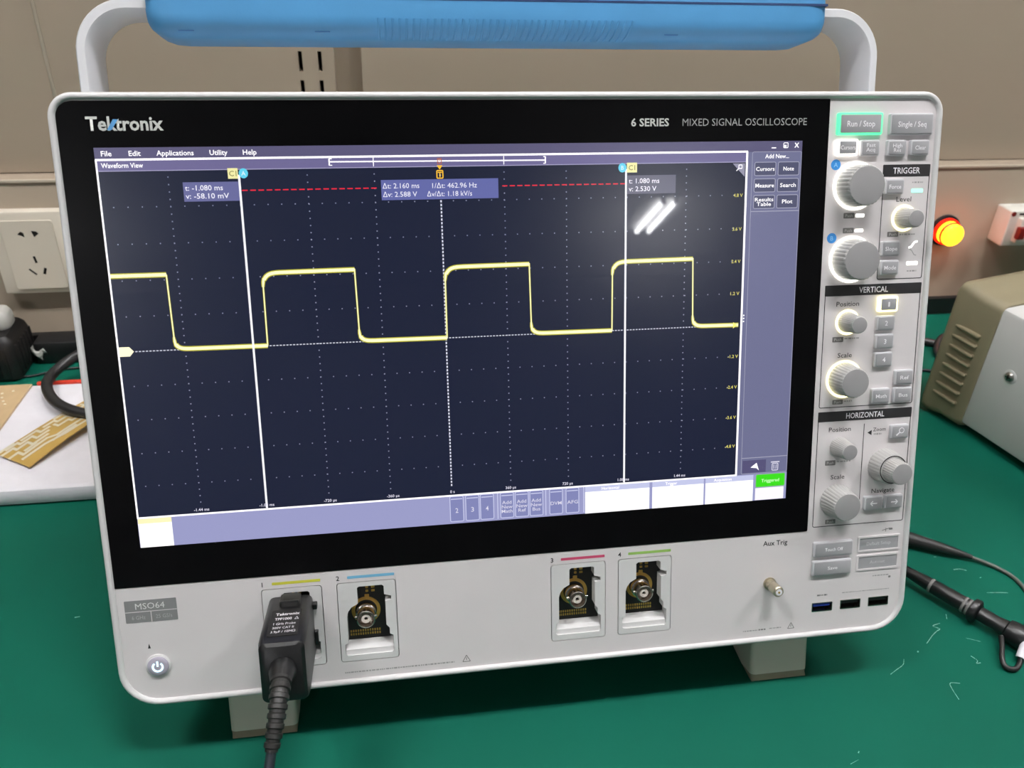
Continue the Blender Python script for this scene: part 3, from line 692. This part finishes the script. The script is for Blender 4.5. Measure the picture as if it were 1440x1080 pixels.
# --- feet
for fu in (-123.8, 184.0):
    b = MB(V)
    L = []
    for v, du, wf, wbk in ((-160, 0, -20, -62), (-205, 0, -20, -56), (-217.5, 0, -20, -50)):
        L.append([(fu + p[0], v, (wf + wbk) / 2 + p[1]) for p in rrect(0, 0, 36.6, wf - wbk, 3, 4)])
    b.loft(L); ft = b.build('foot', MFOOT, scope, 40)
    b = MB(V); L = []
    for v, wf, wbk, ins in ((-217.4, -20, -50, 0), (-219.5, -20.3, -49.5, 0.3), (-222.0, -20.4, -21.6, 0.6)):
        L.append([(fu + p[0], v + (0 if v > -221 else 0), (wf + wbk) / 2 + p[1]) for p in rrect(0, 0, 36.6 - ins * 2, wf - wbk, min(3, (wf - wbk) / 2.2), 4)])
    b.loft(L); b.build('rubber_pad', MRUB, ft, 40)
for fu in (-120, 180):
    b = MB(V)
    # rear foot: from the body's underside to the bench
    pts = []
    for w in (-122, -138):
        pts.append((w, (-215.9 - sa * w) / ca))
    b.loft([[(fu - 15, pts[0][1], -122), (fu + 15, pts[0][1], -122), (fu + 15, pts[1][1], -138), (fu - 15, pts[1][1], -138)], [(fu - 15, -158, -122), (fu + 15, -158, -122), (fu + 15, -158, -138), (fu - 15, -158, -138)]])
    b.build('rear_foot', MRUB, scope)

# --- carry handle
b = MB(V)
A0, A1, TOPV, TK = -196.2, 254.2, 176.4, 5.6
def arc_path(o):
    """centre line of the handle band, o = inset from the outside"""
    r = 27.0 - o; pts = [(A0 + o, 58), (A0 + o, TOPV - 27)]
    for k in range(1, 13):
        a = math.radians(180 - 90 * k / 12); pts.append((A0 + 27 + r * math.cos(a), TOPV - 27 + r * math.sin(a)))
    for k in range(0, 12):
        a = math.radians(90 - 90 * k / 12); pts.append((A1 - 27 + r * math.cos(a), TOPV - 27 + r * math.sin(a)))
    pts += [(A1 - o, TOPV - 27), (A1 - o, 58)]
    return pts
po, pi_ = arc_path(0), arc_path(TK)
L = []
for (a, c), (d, e) in zip(po, pi_):
    def lp(t, w): return (a + (d - a) * t, c + (e - c) * t, w)
    L.append([lp(0.15, -70.0), lp(0, -71.2), lp(0, -102.8), lp(0.15, -104), lp(0.85, -104), lp(1, -102.8), lp(1, -71.2), lp(0.85, -70.0)])
b.loft(L); hb = b.build('handle_arm', MHAND, scope, 50)
for s, u in ((-1, A0), (1, A1)):
    b = MB(lambda u_, v_, w_: V(w_, v_, u_))
    b.disc(-87, 58, [(20, u if s < 0 else u - 6), (20, u + 6 if s < 0 else u)], 36); b.build('handle_pivot', MHAND, hb, 40)
    b = MB(lambda u_, v_, w_: V(w_, v_, u_)); b.disc(-87, 58, [(10, (u + 5 if s < 0 else u - 12)), (10, (u + 14 if s < 0 else u - 5))], 24); b.build('handle_axle', MHAND, hb, 40)
# blue grip: lofted rounded section
GC_V, GC_W = 175.0, -87.0
b = MB(V)
def gsec(u, hv, hw, dv=0.0): return [(u, GC_V + dv + p[1], GC_W + p[0]) for p in rrect(0, 0, 2 * hw, 2 * hv, min(hv, hw) * 0.62, 6)]
gL, gR = -159.5, 219.0
secs = [(gL, 11.0, 16.5), (gL + 1.2, 13.0, 18.2), (gL + 4, 15.0, 19.6), (gL + 9, 16.8, 20.3), (gL + 16, 17.4, 20.6), (gL + 120, 17.4, 20.6), (gR - 120, 17.4, 20.6), (gR - 16, 17.4, 20.6), (gR - 9, 16.8, 20.3), (gR - 4, 15.0, 19.6), (gR - 1.2, 13, 18.2), (gR, 11, 16.5)]
b.loft([gsec(u, hv, hw) for u, hv, hw in secs]); grip = b.build('handle_grip', MBLUE, scope, 40); grip['label'] = 'blue rubber grip of the carry handle'
b = MB(V); b.box(gL + 0.5, gR - 0.5, 176.6, 177.8, GC_W + 12, GC_W + 20.75); b.build('grip_seam', MBLUED, grip)
b = MB(V); rb = None
for i in range(38):
    u = -40 + 3.72 * i; sk = 1.2 * (i / 37.0) * 3
    b = MB(V)
    pts = []
    for t in range(7):
        a = math.radians(-6 - t * 11.5); rr = 10.79
        vv = GC_V - 6.6 + rr * math.sin(a); ww = GC_W + 9.8 + rr * math.cos(a)
        pts.append((u + sk * (1 - t / 6.0), vv, ww))
    b.tube(pts, 0.62, 6); b.build('grip_rib', MBLUE, grip, 60)
for u in (-140, -70, 125):
    b = MB(V); b.box(u - 4, u + 4, 160.4, 161.0, GC_W + 14, GC_W + 17.6); b.build('grip_notch', MBLUEN, grip)

# ------------------------------------------------------------------ probe plugged into channel 1
pr = empty('probe_plug', P2W(-101, -144, 0.6) / 1000, 'black probe plug with ribbed strain relief seated in the first input', 'probe', None, (-TH, 0, 0))
def VP(u, v, w): return Vector(((u + 101) / 1000, (-w + 0.6) / 1000, (v + 144) / 1000))
b = MB(VP)
L = []
for w, du, dt, db in ((0.6, 0.6, 0.6, 0.6), (2, 0, 0, 0), (40, 0, 0, 0), (46, 0.1, 0.2, 1.0), (49.2, 0.5, 0.8, 2.4), (50.4, 1.8, 2.2, 4.5)):
    t = -129.0 - dt; bt = -162.5 + db
    L.append([(-101 + p[0], (t + bt) / 2 + p[1], w) for p in rrect(0, 0, 22 - 2 * du, t - bt, 3.0, 5)])
b.loft(L); b.build('plug_housing', MBLACK, pr, 35)
b = MB(lambda x, y, z: VP(x, z, y)); b.plate(-101, 31, 14.5, 27, 1.5, -129.2, -128.8, 0.1); lb = b.build('plug_label', MBLKS, pr)
tm = lambda X, Y, w: VP(X, -128.7, Y)
def ptext(s, u, w, cap, wd, bold=0.0):
    return text(s, u, -w, 0, cap, MLEG, lb, 'label_lettering', wd, bold, mp=lambda X, Y, q: VP(X, -128.74, -Y))
ptext('Tektronix', -100.3, 22.5, 2.6, 11.5, 0.02); ptext('TPP1000  \u25b3', -100.3, 27.5, 2.5, 11.5, 0.015); ptext('1 GHz Probe', -101, 32.5, 2.2, 10.5); ptext('300V CAT II', -101.3, 36.5, 2.1, 10); ptext('3.9pF / 10M\u03a9', -101, 40.5, 2.1, 11.5)
b = MB(lambda x, y, z: VP(x, z, y)); b.plate(-100.3, 8.6, 10.5, 12, 2.5, -129.3, -126.6, 0.9); rbn = b.build('release_button', MBLKS, pr, 35)
b = MB(lambda x, y, z: VP(x, z, y)); b.plate(-100.3, 13.6, 9, 1.6, 0.5, -127, -126.0, 0.3); b.build('thumb_ridge', MBLACK, rbn, 35)
b = MB(VP); b.box(-90.2, -87.8, -136.4, -133.6, 0.6, 5, 0.4); b.build('side_tab', MBLACK, pr); b = MB(VP); b.box(-90.2, -88.2, -157, -149.5, 0.6, 4, 0.4); b.build('side_tab', MBLACK, pr)
# boot, ribbed relief, cable
path = spline([(-101, -143, 49), (-101, -143.2, 57), (-101.3, -147, 66), (-102.8, -156, 73.5), (-104.8, -166, 79)], 12)
b = MB(VP); b.tube(path[:16], [6.4 if i < 6 else 6.4 - 0.12 * (i - 6) ** 1.15 for i in range(16)], 20); b.build('cable_boot', MBLACK, pr, 60)
n = len(path)
rad = []
for i in range(14, n):
    t = (i - 14) / (n - 15); rad.append(5.0 - 1.5 * t)
b = MB(VP); b.tube(path[14:], [r - 0.6 for r in rad], 16); rel = b.build('strain_relief', MBLKS, pr, 60)
seglen = [0]
for i in range(14, n - 1): seglen.append(seglen[-1] + (path[i + 1] - path[i]).length)
NR = 8
for k in range(NR):
    s = seglen[-1] * (k + 0.3) / NR
    i = max(j for j in range(len(seglen)) if seglen[j] <= s); i = min(i, len(seglen) - 2)
    p0 = path[14 + i] + (path[15 + i] - path[14 + i]) * ((s - seglen[i]) / (seglen[i + 1] - seglen[i]))
    d = (path[15 + i] - path[14 + i]).normalized() * 1.35
    r = 5.0 - 1.5 * (s / seglen[-1])
    b = MB(VP); b.tube([p0 - d, p0 - d * 0.7, p0 + d * 0.7, p0 + d], [r - 0.5, r, r, r - 0.5], 18); b.build('relief_ring', MBLKS, rel, 50)
cabW = [(-104.8, -166, 79)]
cp = [Vector((-104.5, -164.5, 78.2)), Vector((-107, -178, 83.5)), Vector((-109.5, -189, 86.5))]
inv = lambda x, y, z: Vector((x, sa * y + ca * (z - 216), -ca * y + sa * (z - 216)))
cp += [inv(-119, -188, 38), inv(-135, -225, 8), inv(-160, -290, 2.6), inv(-180, -400, 2.6), inv(-170, -505, 2.6)]
b = MB(VP); b.tube(spline([tuple(p) for p in cp], 8), 2.3, 14); b.build('probe_cable', MCABLEG, pr, 60)

# ------------------------------------------------------------------ wall socket
def wy(x, z, y): return Vector((x / 1000, -y / 1000, z / 1000))
so = empty('wall_socket', (-0.3565, WY / 1000, 0.0635), 'cream five-hole wall socket above the black power adapter', 'socket')
sm = lambda x, z, y: Vector(((x + 356.5) / 1000, (-y) / 1000, (z - 63.5) / 1000))
b = MB(sm); b.plate(-356.5, 104, 68, 80, 2.5, 0.1, 9, 2); b.build('socket_plate', MSOCK, so, 35)
hl = []
def rot(cx, cz, w, h, a):
    c_, s_ = math.cos(a), math.sin(a); return [(cx + x * c_ - z * s_, cz + x * s_ + z * c_) for x, z in ((-w / 2, -h / 2), (w / 2, -h / 2), (w / 2, h / 2), (-w / 2, h / 2))]
hl = [[(-366, 123), (-362.5, 126), (-360.2, 124.5), (-360.2, 119.5), (-362.2, 121)], [(-354, 126.5), (-352.5, 120), (-350.5, 121.5), (-347.6, 123.6), (-349.5, 126)], rot(-356.7, 98.5, 2.4, 7, 0.12), rot(-361.5, 86.5, 2.4, 8, 0.75), rot(-351, 87, 2.4, 7, -0.35)]
b = MB(sm); b.holed(rrect(-356.5, 103, 44, 66, 2, 3), hl, 8.6, 10.4); b.build('socket_face', MSOCK, so)
b = MB(sm); b.plate(-356.5, 103, 40, 60, 1, 8.9, 9.3); b.build('socket_dark', MHOLE, so)

# ------------------------------------------------------------------ red indicator lamp
lp = empty('indicator_lamp', (0.562, WY / 1000, 0.0995), 'glowing red and yellow indicator lamp on the wall panel', 'lamp')
lm = lambda x, z, y: Vector((x / 1000, -y / 1000, z / 1000))
b = MB(lm); b.disc(0, 0, [(17, 0.1), (17, 3), (15, 4)], 36); b.build('lamp_base', MBLACK, lp, 35)
MLR = mat('red_lens', (200, 20, 10), rough=0.25, emit=(255, 40, 12), es=1.4)
MLY = mat('lit_lens', (240, 150, 20), rough=0.25, emit=(255, 205, 40), es=2.6)
b = MB(lm); b.disc(0, 0, [(14.5, 3), (14.5, 7), (13.6, 7.6)], 36); b.build('lens_rim', MLR, lp, 35)
b = MB(lm); b.disc(0, 0, [(12.4, 7.4), (12.4, 12.6)], 36); b.build('lens_skirt', MLY, lp, 35)
b = MB(lm); b.disc(0, 0, [(12.7, 12.5), (12.7, 14.6), (12.4, 15)], 36); b.build('lens_groove', MLR, lp, 35)
b = MB(lm); b.disc(0, 0, [(12.0, 14.8), (12.0, 18), (11, 19.6), (8, 20.6), (3, 21.1)], 36); b.build('lens_cap', MLY, lp, 50)
ld = bpy.data.lights.new('lamp_glow', 'POINT'); ld.color = (1.0, 0.08, 0.04); ld.energy = 0.055; ld.shadow_soft_size = 0.014
lo = bpy.data.objects.new('lamp_glow', ld); C.objects.link(lo); lo.parent = lp; lo.location = (0, -0.034, 0.002)

# ------------------------------------------------------------------ circuit breaker
bk = empty('circuit_breaker', (0.641, WY / 1000, 0.08), 'small white circuit breaker with a red toggle, beside the lamp', 'circuit breaker')
bm_ = lambda x, z, y: Vector(((x - 630) / 1000, -y / 1000, (z - 80) / 1000))
b = MB(bm_); b.box(606, 690, 88, 128, 0.1, 24, 2); bo = b.build('breaker_body', MBREAK, bk, 35)
b = MB(bm_); b.box(616, 684, 94, 121, 23.5, 31, 1.5); b.build('breaker_nose', MBREAK, bo, 35)
b = MB(bm_); b.box(613, 621, 100, 113, 30, 36.5, 1.2); b.build('toggle', MREDD, bk, 35)
b = MB(bm_); b.disc(609.5, 124.5, [(2.6, 23.5), (2.6, 24.4)], 14); b.build('terminal_screw', MREDD, bk)
b = MB(bm_); b.box(616, 626, 123.4, 125.4, 23.8, 24.4); b.build('terminal_slot', MHOLE, bk); b = MB(bm_); b.box(632, 646, 100, 116, 30.6, 31.4); b.build('rating_label', MLEG, bk)

# ------------------------------------------------------------------ beige cased instrument on the right
ia = math.radians(14.0)
it = empty('bench_instrument', (0.463, 0.183, 0.0), 'white cased instrument with a ribbed olive rubber bumper', 'instrument', None, (0, 0, ia))
im = lambda x, y, z: Vector((x / 1000, y / 1000, z / 1000))
b = MB(im); b.box(0, 190, -330, 6, 8, 123, 4); case = b.build('case', MINST, it, 35)
b = MB(im)
L = []
for y, g, zt, zb in ((-1, 1.5, 124.5, 5), (2, 3.0, 126.5, 3.5), (22, 3.0, 127, 3), (28, 4.5, 129, 2), (34, 6.5, 131, 2), (40, 6, 130, 3), (43, 3, 127, 6)):
    L.append([(95 + p[0], y, (zt + zb) / 2 + p[1]) for p in rrect(0, 0, 190 + 2 * g, zt - zb, 8, 5)])
b.loft(L); bp = b.build('bumper', MOLIVE, it, 40)
for k in range(8):
    z = 92 - 9.6 * k
    b = MB(im); b.box(-6.4, -1.5, 8, 33, z - 1.7, z + 1.7, 1.3); b.build('bumper_rib', MOLIVE, bp, 50)
b = MB(lambda x, y, z: im(-z, x, y)); b.disc(-27, 72, [(6.0, -0.5), (6.0, 0.35), (5.6, 0.6)], 26); cup = b.build('screw_cup', MINST, case, 40)
b = MB(lambda x, y, z: im(-z, x, y)); b.disc(-27, 72, [(4.2, 0.3), (4.2, 1.2), (3.4, 2.4), (1.6, 3.0)], 24); b.build('screw', MSTEEL, it, 50)
b = MB(lambda x, y, z: im(-z, x, y)); b.box(-29.2, -24.8, 71.4, 72.6, 2.6, 3.15); b.box(-27.6, -26.4, 69.8, 74.2, 2.6, 3.16); b.build('screw_cross', MHOLE, it)
for x, y in ((20, 10), (170, 10), (20, -300), (170, -300)):
    b = MB(im); b.disc(x, y, [(10, 0.1), (10, 8.2)], 20); b.build('foot', MBLKS, it)

# ------------------------------------------------------------------ cables behind the oscilloscope, on the right
def cable(name, pts, r, m, label, k=8):
    o = Vector(pts[0]); b = MB(worldmap(*o)); b.tube(spline(pts, k), r, 12)
    ob = b.build(name, m, None, 60); ob.location = (o.x / 1000, o.y / 1000, o.z / 1000)
    return tag(ob, label, 'cable')
cable('power_cable', [(130, 300, 4.2), (230, 320, 4.2), (330, 340, 4.2), (440, 352, 4.2), (510, 342, 4.2), (545, 326, 4.2), (600, 318, 4.2), (700, 330, 4.2), (900, 340, 4.2)], 4.0, MCABLE, 'thick black cable running behind the white cased instrument')
cable('looped_cable', [(560, 336, 11.8), (540, 332, 11.8), (528, 322, 7.0), (522, 308, 3.6), (528, 295, 3.6), (545, 285, 3.6), (580, 280, 3.6), (640, 284, 3.6), (760, 300, 3.6), (880, 300, 3.6)], 3.4, MCABLE, 'black cable bending into a small loop near the olive bumper')
cable('thin_lead', [(120, 262, 1.6), (220, 275, 1.6), (330, 282, 1.6), (430, 284, 1.6), (490, 284, 1.6), (525, 268, 1.6), (600, 262, 1.6)], 1.4, MCABLEG, 'thin dark lead lying flat across the mat behind the oscilloscope')
# second probe lying on the mat: upper tapered boot and its cable
t2 = empty('probe_lead', (0.33, 0.049, 0.0), 'thin probe lead with a tapered black boot, curving over the mat', 'probe')
tm2 = worldmap(330, 49, 0)
b = MB(tm2); pts = spline([(282, 74, 6), (310, 60, 6), (336, 44, 6), (356, 32.5, 5), (370, 25, 3.6)], 6); b.tube(pts, [5.6 if i < 10 else 5.6 - 3.9 * (i - 10) / (len(pts) - 11) for i in range(len(pts))], 14); b.build('boot', MBLKS, t2, 60)
b = MB(tm2); b.tube(spline([(286, 72, 6), (262, 92, 4), (230, 150, 1.8), (180, 240, 1.8), (60, 250, 1.8)], 8), 1.35, 12); b.build('lead', mat('dark_lead', (40, 40, 40), rough=0.4, var=0.05), t2, 60)
b = MB(tm2); b.tube(spline([(366, 27, 4), (376, 21, 2.6), (384, 14, 1.8), (389, 5, 1.8), (390, -6, 1.8), (386, -20, 1.8), (378, -30, 1.8), (372, -45, 1.8), (385, -90, 1.8), (420, -150, 1.8)], 8), 1.35, 12); b.build('lead', mat('grey_lead', (96, 98, 92), rough=0.3, var=0.05), t2, 60)
# probe body
p3 = empty('test_probe', (0.333, -0.026, 0.0), 'thick black probe body with a collar and white banded ground wire', 'probe')
pm = worldmap(333, -26, 0)
A = Vector((297, 31, 9)); B = Vector((364, -74, 9)); D = (B - A); LN = D.length; D.normalize()
def along(prof, name, m, par, sm=40):
    b = MB(pm); b.tube([tuple(A + D * s) for s, r in prof], [r for s, r in prof], 20); return b.build(name, m, par, sm)
along([(0, 2.4), (14, 2.8), (24, 3.6), (36, 4.6), (44, 5.0), (66, 5.4), (68, 5.2)], 'barrel', MBLACK, p3)
along([(39, 4.9), (39.6, 5.1), (40.6, 5.15), (41, 4.9)], 'barrel_ring', MPRG, p3)
along([(62, 5.4), (62.4, 5.7), (63.4, 5.7), (63.8, 5.4)], 'barrel_groove', MPRG, p3); along([(65, 5.4), (65.4, 5.7), (66.2, 5.7), (66.6, 5.4)], 'barrel_groove', MPRG, p3)
along([(67, 5.6), (67.8, 8.0), (71, 8.2), (72, 7.6), (73, 5.4)], 'finger_guard', MBLACK, p3)
along([(72, 4.8), (84, 4.9), (90, 5.6), (91, 7.2), (96, 7.8), (103, 7.8), (105, 6.4), (112, 6.0), (124, 5.8)], 'rear_barrel', MBLACK, p3)
b = MB(pm); b.tube(spline([(339, -50, 8), (335, -57, 7), (331, -64, 4.5), (331, -69, 2.6), (336, -71, 2.4), (341, -68, 3.4), (344, -64, 5)], 8), 1.7, 10); b.build('ground_wire', MCABLE, p3, 60)
MST = mat('white_sleeve', (236, 232, 240), rough=0.35, var=0.03); MSB2 = mat('blue_sleeve', (120, 160, 226), rough=0.35, var=0.03)
b = MB(pm); b.tube([(343.2, -65, 4.6), (352.5, -55, 16), (354, -53.4, 18)], [2.9, 2.5, 2.4], 14); b.build('white_band', MST, p3, 60)
b = MB(pm); b.tube([(353.5, -54, 17.4), (360, -47, 25), (366, -41, 33)], [2.4, 2.2, 2.0], 14); b.build('blue_band', MSB2, p3, 60)

# ------------------------------------------------------------------ left side: foam, boards, cable, adapter
b = MB(worldmap(-350, 245, 0)); b.box(-520, -215, 166, 320, 0.1, 15, 4)
fo = b.build('foam_pad', MFOAM, None, 40); fo.location = (-0.35, 0.245, 0); tag(fo, 'white foam pad lying on the green mat under the circuit boards', 'foam pad')
b = MB(worldmap(-300, 322, 0)); b.box(-352, -230, 320.2, 324, 0.1, 15.6, 0.8)
rs = b.build('red_strip', MRED, None, 40); rs.location = (-0.3, 0.322, 0); tag(rs, 'narrow red plastic strip along the back edge of the foam', 'strip')
# tan board
tb = empty('laminate_board', (-0.358, 0.28, 0.0151), 'plain tan circuit board with shiny pads, at the frame edge', 'circuit board')
tbm = worldmap(-358, 280, 15.1)
b = MB(tbm); q = [(-354, 317), (-450, 316), (-455, 180), (-362, 180)]
b.loft([[(x, y, z) for x, y in q] for z in (15.1, 17.0)]); b.build('board', MFR4, tb)
b = MB(tbm)
for x, y in ((-366, 306), (-374, 303), (-372, 296), (-369, 290), (-366, 285), (-380, 294), (-378, 286), (-385, 300)): b.disc(x, y, [(1.1, 17.0), (1.1, 17.3)], 10)
b.build('solder_pads', MTRACE, tb)['kind'] = 'stuff'
# amber flexible board with traces, lightly bowed
fb = empty('amber_board', (-0.32, 0.24, 0.0151), 'amber circuit board with pale tinned traces on the foam', 'circuit board')
O = Vector((-318, 191)); E1 = Vector((0.56, 0.83)); E2 = Vector((-0.83, 0.56))   # length and width axes
def fz(s, t): return 17.0 + 5.5 * math.sin(PI * min(max(s / 115.0, 0), 1)) * (0.35 + 0.65 * (1 - t / 36.0))
def fpt(s, t, up=0.0):
    p = O + E1 * s + E2 * t
    return (p.x, p.y, fz(s, t) + up)
fbm = worldmap(-320, 240, 15.1)
b = MB(fbm); NS, NT = 20, 6
for sgn, up in ((1, 0.8), (-1, 0.0)):
    g = [[b.vert(fpt(115 * i / NS, 36 * j / NT, up)) for j in range(NT + 1)] for i in range(NS + 1)]
    for i in range(NS):
        for j in range(NT): b.face((g[i][j], g[i + 1][j], g[i + 1][j + 1], g[i][j + 1]))
    if sgn == 1: top = g
    else: bot = g
for i in range(NS):
    b.face((top[i][0], top[i + 1][0], bot[i + 1][0], bot[i][0])); b.face((top[i][NT], top[i + 1][NT], bot[i + 1][NT], bot[i][NT]))
for j in range(NT):
    b.face((top[0][j], top[0][j + 1], bot[0][j + 1], bot[0][j])); b.face((top[NS][j], top[NS][j + 1], bot[NS][j + 1], bot[NS][j]))
b.build('board', MFLEX, fb, 40)
tr = [[(0, 30), (10, 30), (10, 26), (20, 26), (20, 20), (34, 20)], [(6, 33), (16, 33), (16, 29.5), (27, 29.5), (27, 24), (38, 24)], [(0, 22), (8, 22), (8, 16), (30, 16), (36, 12), (60, 12), (70, 8), (100, 8)],
      [(40, 32), (50, 32), (50, 28), (60, 28), (60, 23), (75, 23), (75, 18), (92, 18)], [(46, 27), (46, 22), (56, 22), (56, 18), (70, 18)], [(78, 33), (78, 28), (88, 28), (88, 24), (104, 24)], [(66, 33), (72, 33), (72, 29), (84, 29)], [(90, 33), (98, 33), (98, 29), (110, 29)], [(100, 15), (114, 13)], [(62, 15), (86, 14), (98, 12)], [(4, 12), (24, 11), (40, 7), (64, 6)], [(2, 35), (14, 35)], [(20, 33), (34, 33), (34, 28), (42, 28)], [(12, 19), (22, 19)], [(52, 34), (60, 34), (60, 31)], [(104, 33), (104, 21), (114, 20)], [(30, 9), (52, 9)], [(80, 11), (112, 9)]]
for pl in tr:
    b = MB(fbm)
    for (s0, t0), (s1, t1) in zip(pl[:-1], pl[1:]):
        d = Vector((s1 - s0, t1 - t0)); ln = d.length; d.normalize(); nn = Vector((-d.y, d.x)) * 1.3
        m = max(1, int(ln / 6))
        for k in range(m):
            a0 = Vector((s0, t0)) + d * (ln * k / m - (0.9 if k == 0 else 0)); a1 = Vector((s0, t0)) + d * (ln * (k + 1) / m + (0.9 if k == m - 1 else 0))
            b.poly([fpt(*(a0 - nn), 0.95), fpt(*(a1 - nn), 0.95), fpt(*(a1 + nn), 0.95), fpt(*(a0 + nn), 0.95)])
    b.build('trace', MTRACE, fb, fix=False)
# black cable arching onto the amber board
cable('arched_cable', [(60, 372, 4.8), (-60, 372, 4.8), (-140, 366, 8), (-200, 358, 26), (-262, 352, 38), (-300, 348, 36), (-326, 340, 27), (-338, 320, 22.5), (-334, 296, 24), (-319, 270, 25.5), (-298, 254, 25), (-270, 246, 25), (-235, 248, 23), (-195, 262, 12), (-150, 285, 4.8), (-60, 320, 4.8), (80, 345, 4.8)], 4.6, MCABLE, 'thick black cable arching over the white foam pad')
cable('thin_wire', [(-300, 372, 1.3), (-345, 368, 1.3), (-372, 358, 1.3), (-400, 356, 1.3)], 1.0, MCABLE, 'thin black wire lying on the mat behind the foam')
# ribbed black adapter
ad = empty('power_adapter', (-0.41, 0.375, 0.0), 'ribbed black power adapter standing below the wall socket', 'adapter')
am = worldmap(-410, 375, 0)
b = MB(am); L = []
for z, i in ((0.1, 3), (2, 0.6), (8, 0), (34, 0), (40, 2), (44, 6)):
    L.append([(p[0], p[1], z) for p in rrect(-414, 376, 76, 52, 9, 5, i)])
MADP = mat('adapter_plastic', (17, 15, 15), rough=0.5, var=0.1, vscale=40)
b.loft(L); adb = b.build('adapter_case', MADP, ad, 40)
for k in range(9):
    b = MB(am); x = -444 + 7.4 * k; b.box(x - 1.4, x + 1.4, 349.0, 351.5, 6, 35, 0.6); b.build('rib', MADP, adb, 40)
for k in range(6):
    b = MB(am); y = 358 + 7.2 * k; b.box(-377.5, -375.0, y - 1.4, y + 1.4, 6, 35, 0.6); b.build('rib', MADP, adb, 40)
b = MB(worldmap(-320, 392, 0)); b.box(-372, -230, 381, 404.5, 0.1, 23, 2)
bx = b.build('black_box', MSKIRT, None, 40); bx.location = (-0.32, 0.392, 0); tag(bx, 'low black box against the wall behind the foam pad', 'box')
# pale plug on the adapter and crumpled clear bag beside it
wp = empty('pale_plug', (-0.40, 0.38, 0.0441), 'rounded pale plug resting on the black power adapter', 'plug')
wm2 = worldmap(-400, 380, 44.1)
b = MB(wm2); b.loft([[(p[0], p[1], z) for p in rrect(-400, 380, 36, 24, 8, 5, i)] for z, i in ((44.1, 1), (46, 0), (55, 0), (60, 2.5), (62, 6))]); b.build('plug_body', MPLUG, wp, 40)
b = MB(wm2); b.tube(spline([(-416, 380, 52), (-432, 382, 52), (-450, 390, 50), (-480, 396, 47)], 6), 3, 10); b.build('plug_cord', MPLUG, wp, 60)
bm2 = bmesh.new(); bmesh.ops.create_icosphere(bm2, subdivisions=3, radius=1.0)
for v in bm2.verts:
    k = 1 + 0.28 * math.sin(5 * v.co.x + 3 * v.co.y) * math.cos(4 * v.co.z + 2 * v.co.x) + random.uniform(-.05, .05)
    v.co = Vector((v.co.x * 0.010 * k, v.co.y * 0.009 * k, max(v.co.z, -0.93) * 0.010 * k))
me = bpy.data.meshes.new('plastic_bag'); bm2.to_mesh(me); bm2.free(); me.materials.append(MPLUG)
bg = bpy.data.objects.new('plastic_bag', me); C.objects.link(bg); bg.location = (-0.366, 0.389, 0.0105); tag(bg, 'small crumpled pale plastic bag between adapter and wall', 'bag')
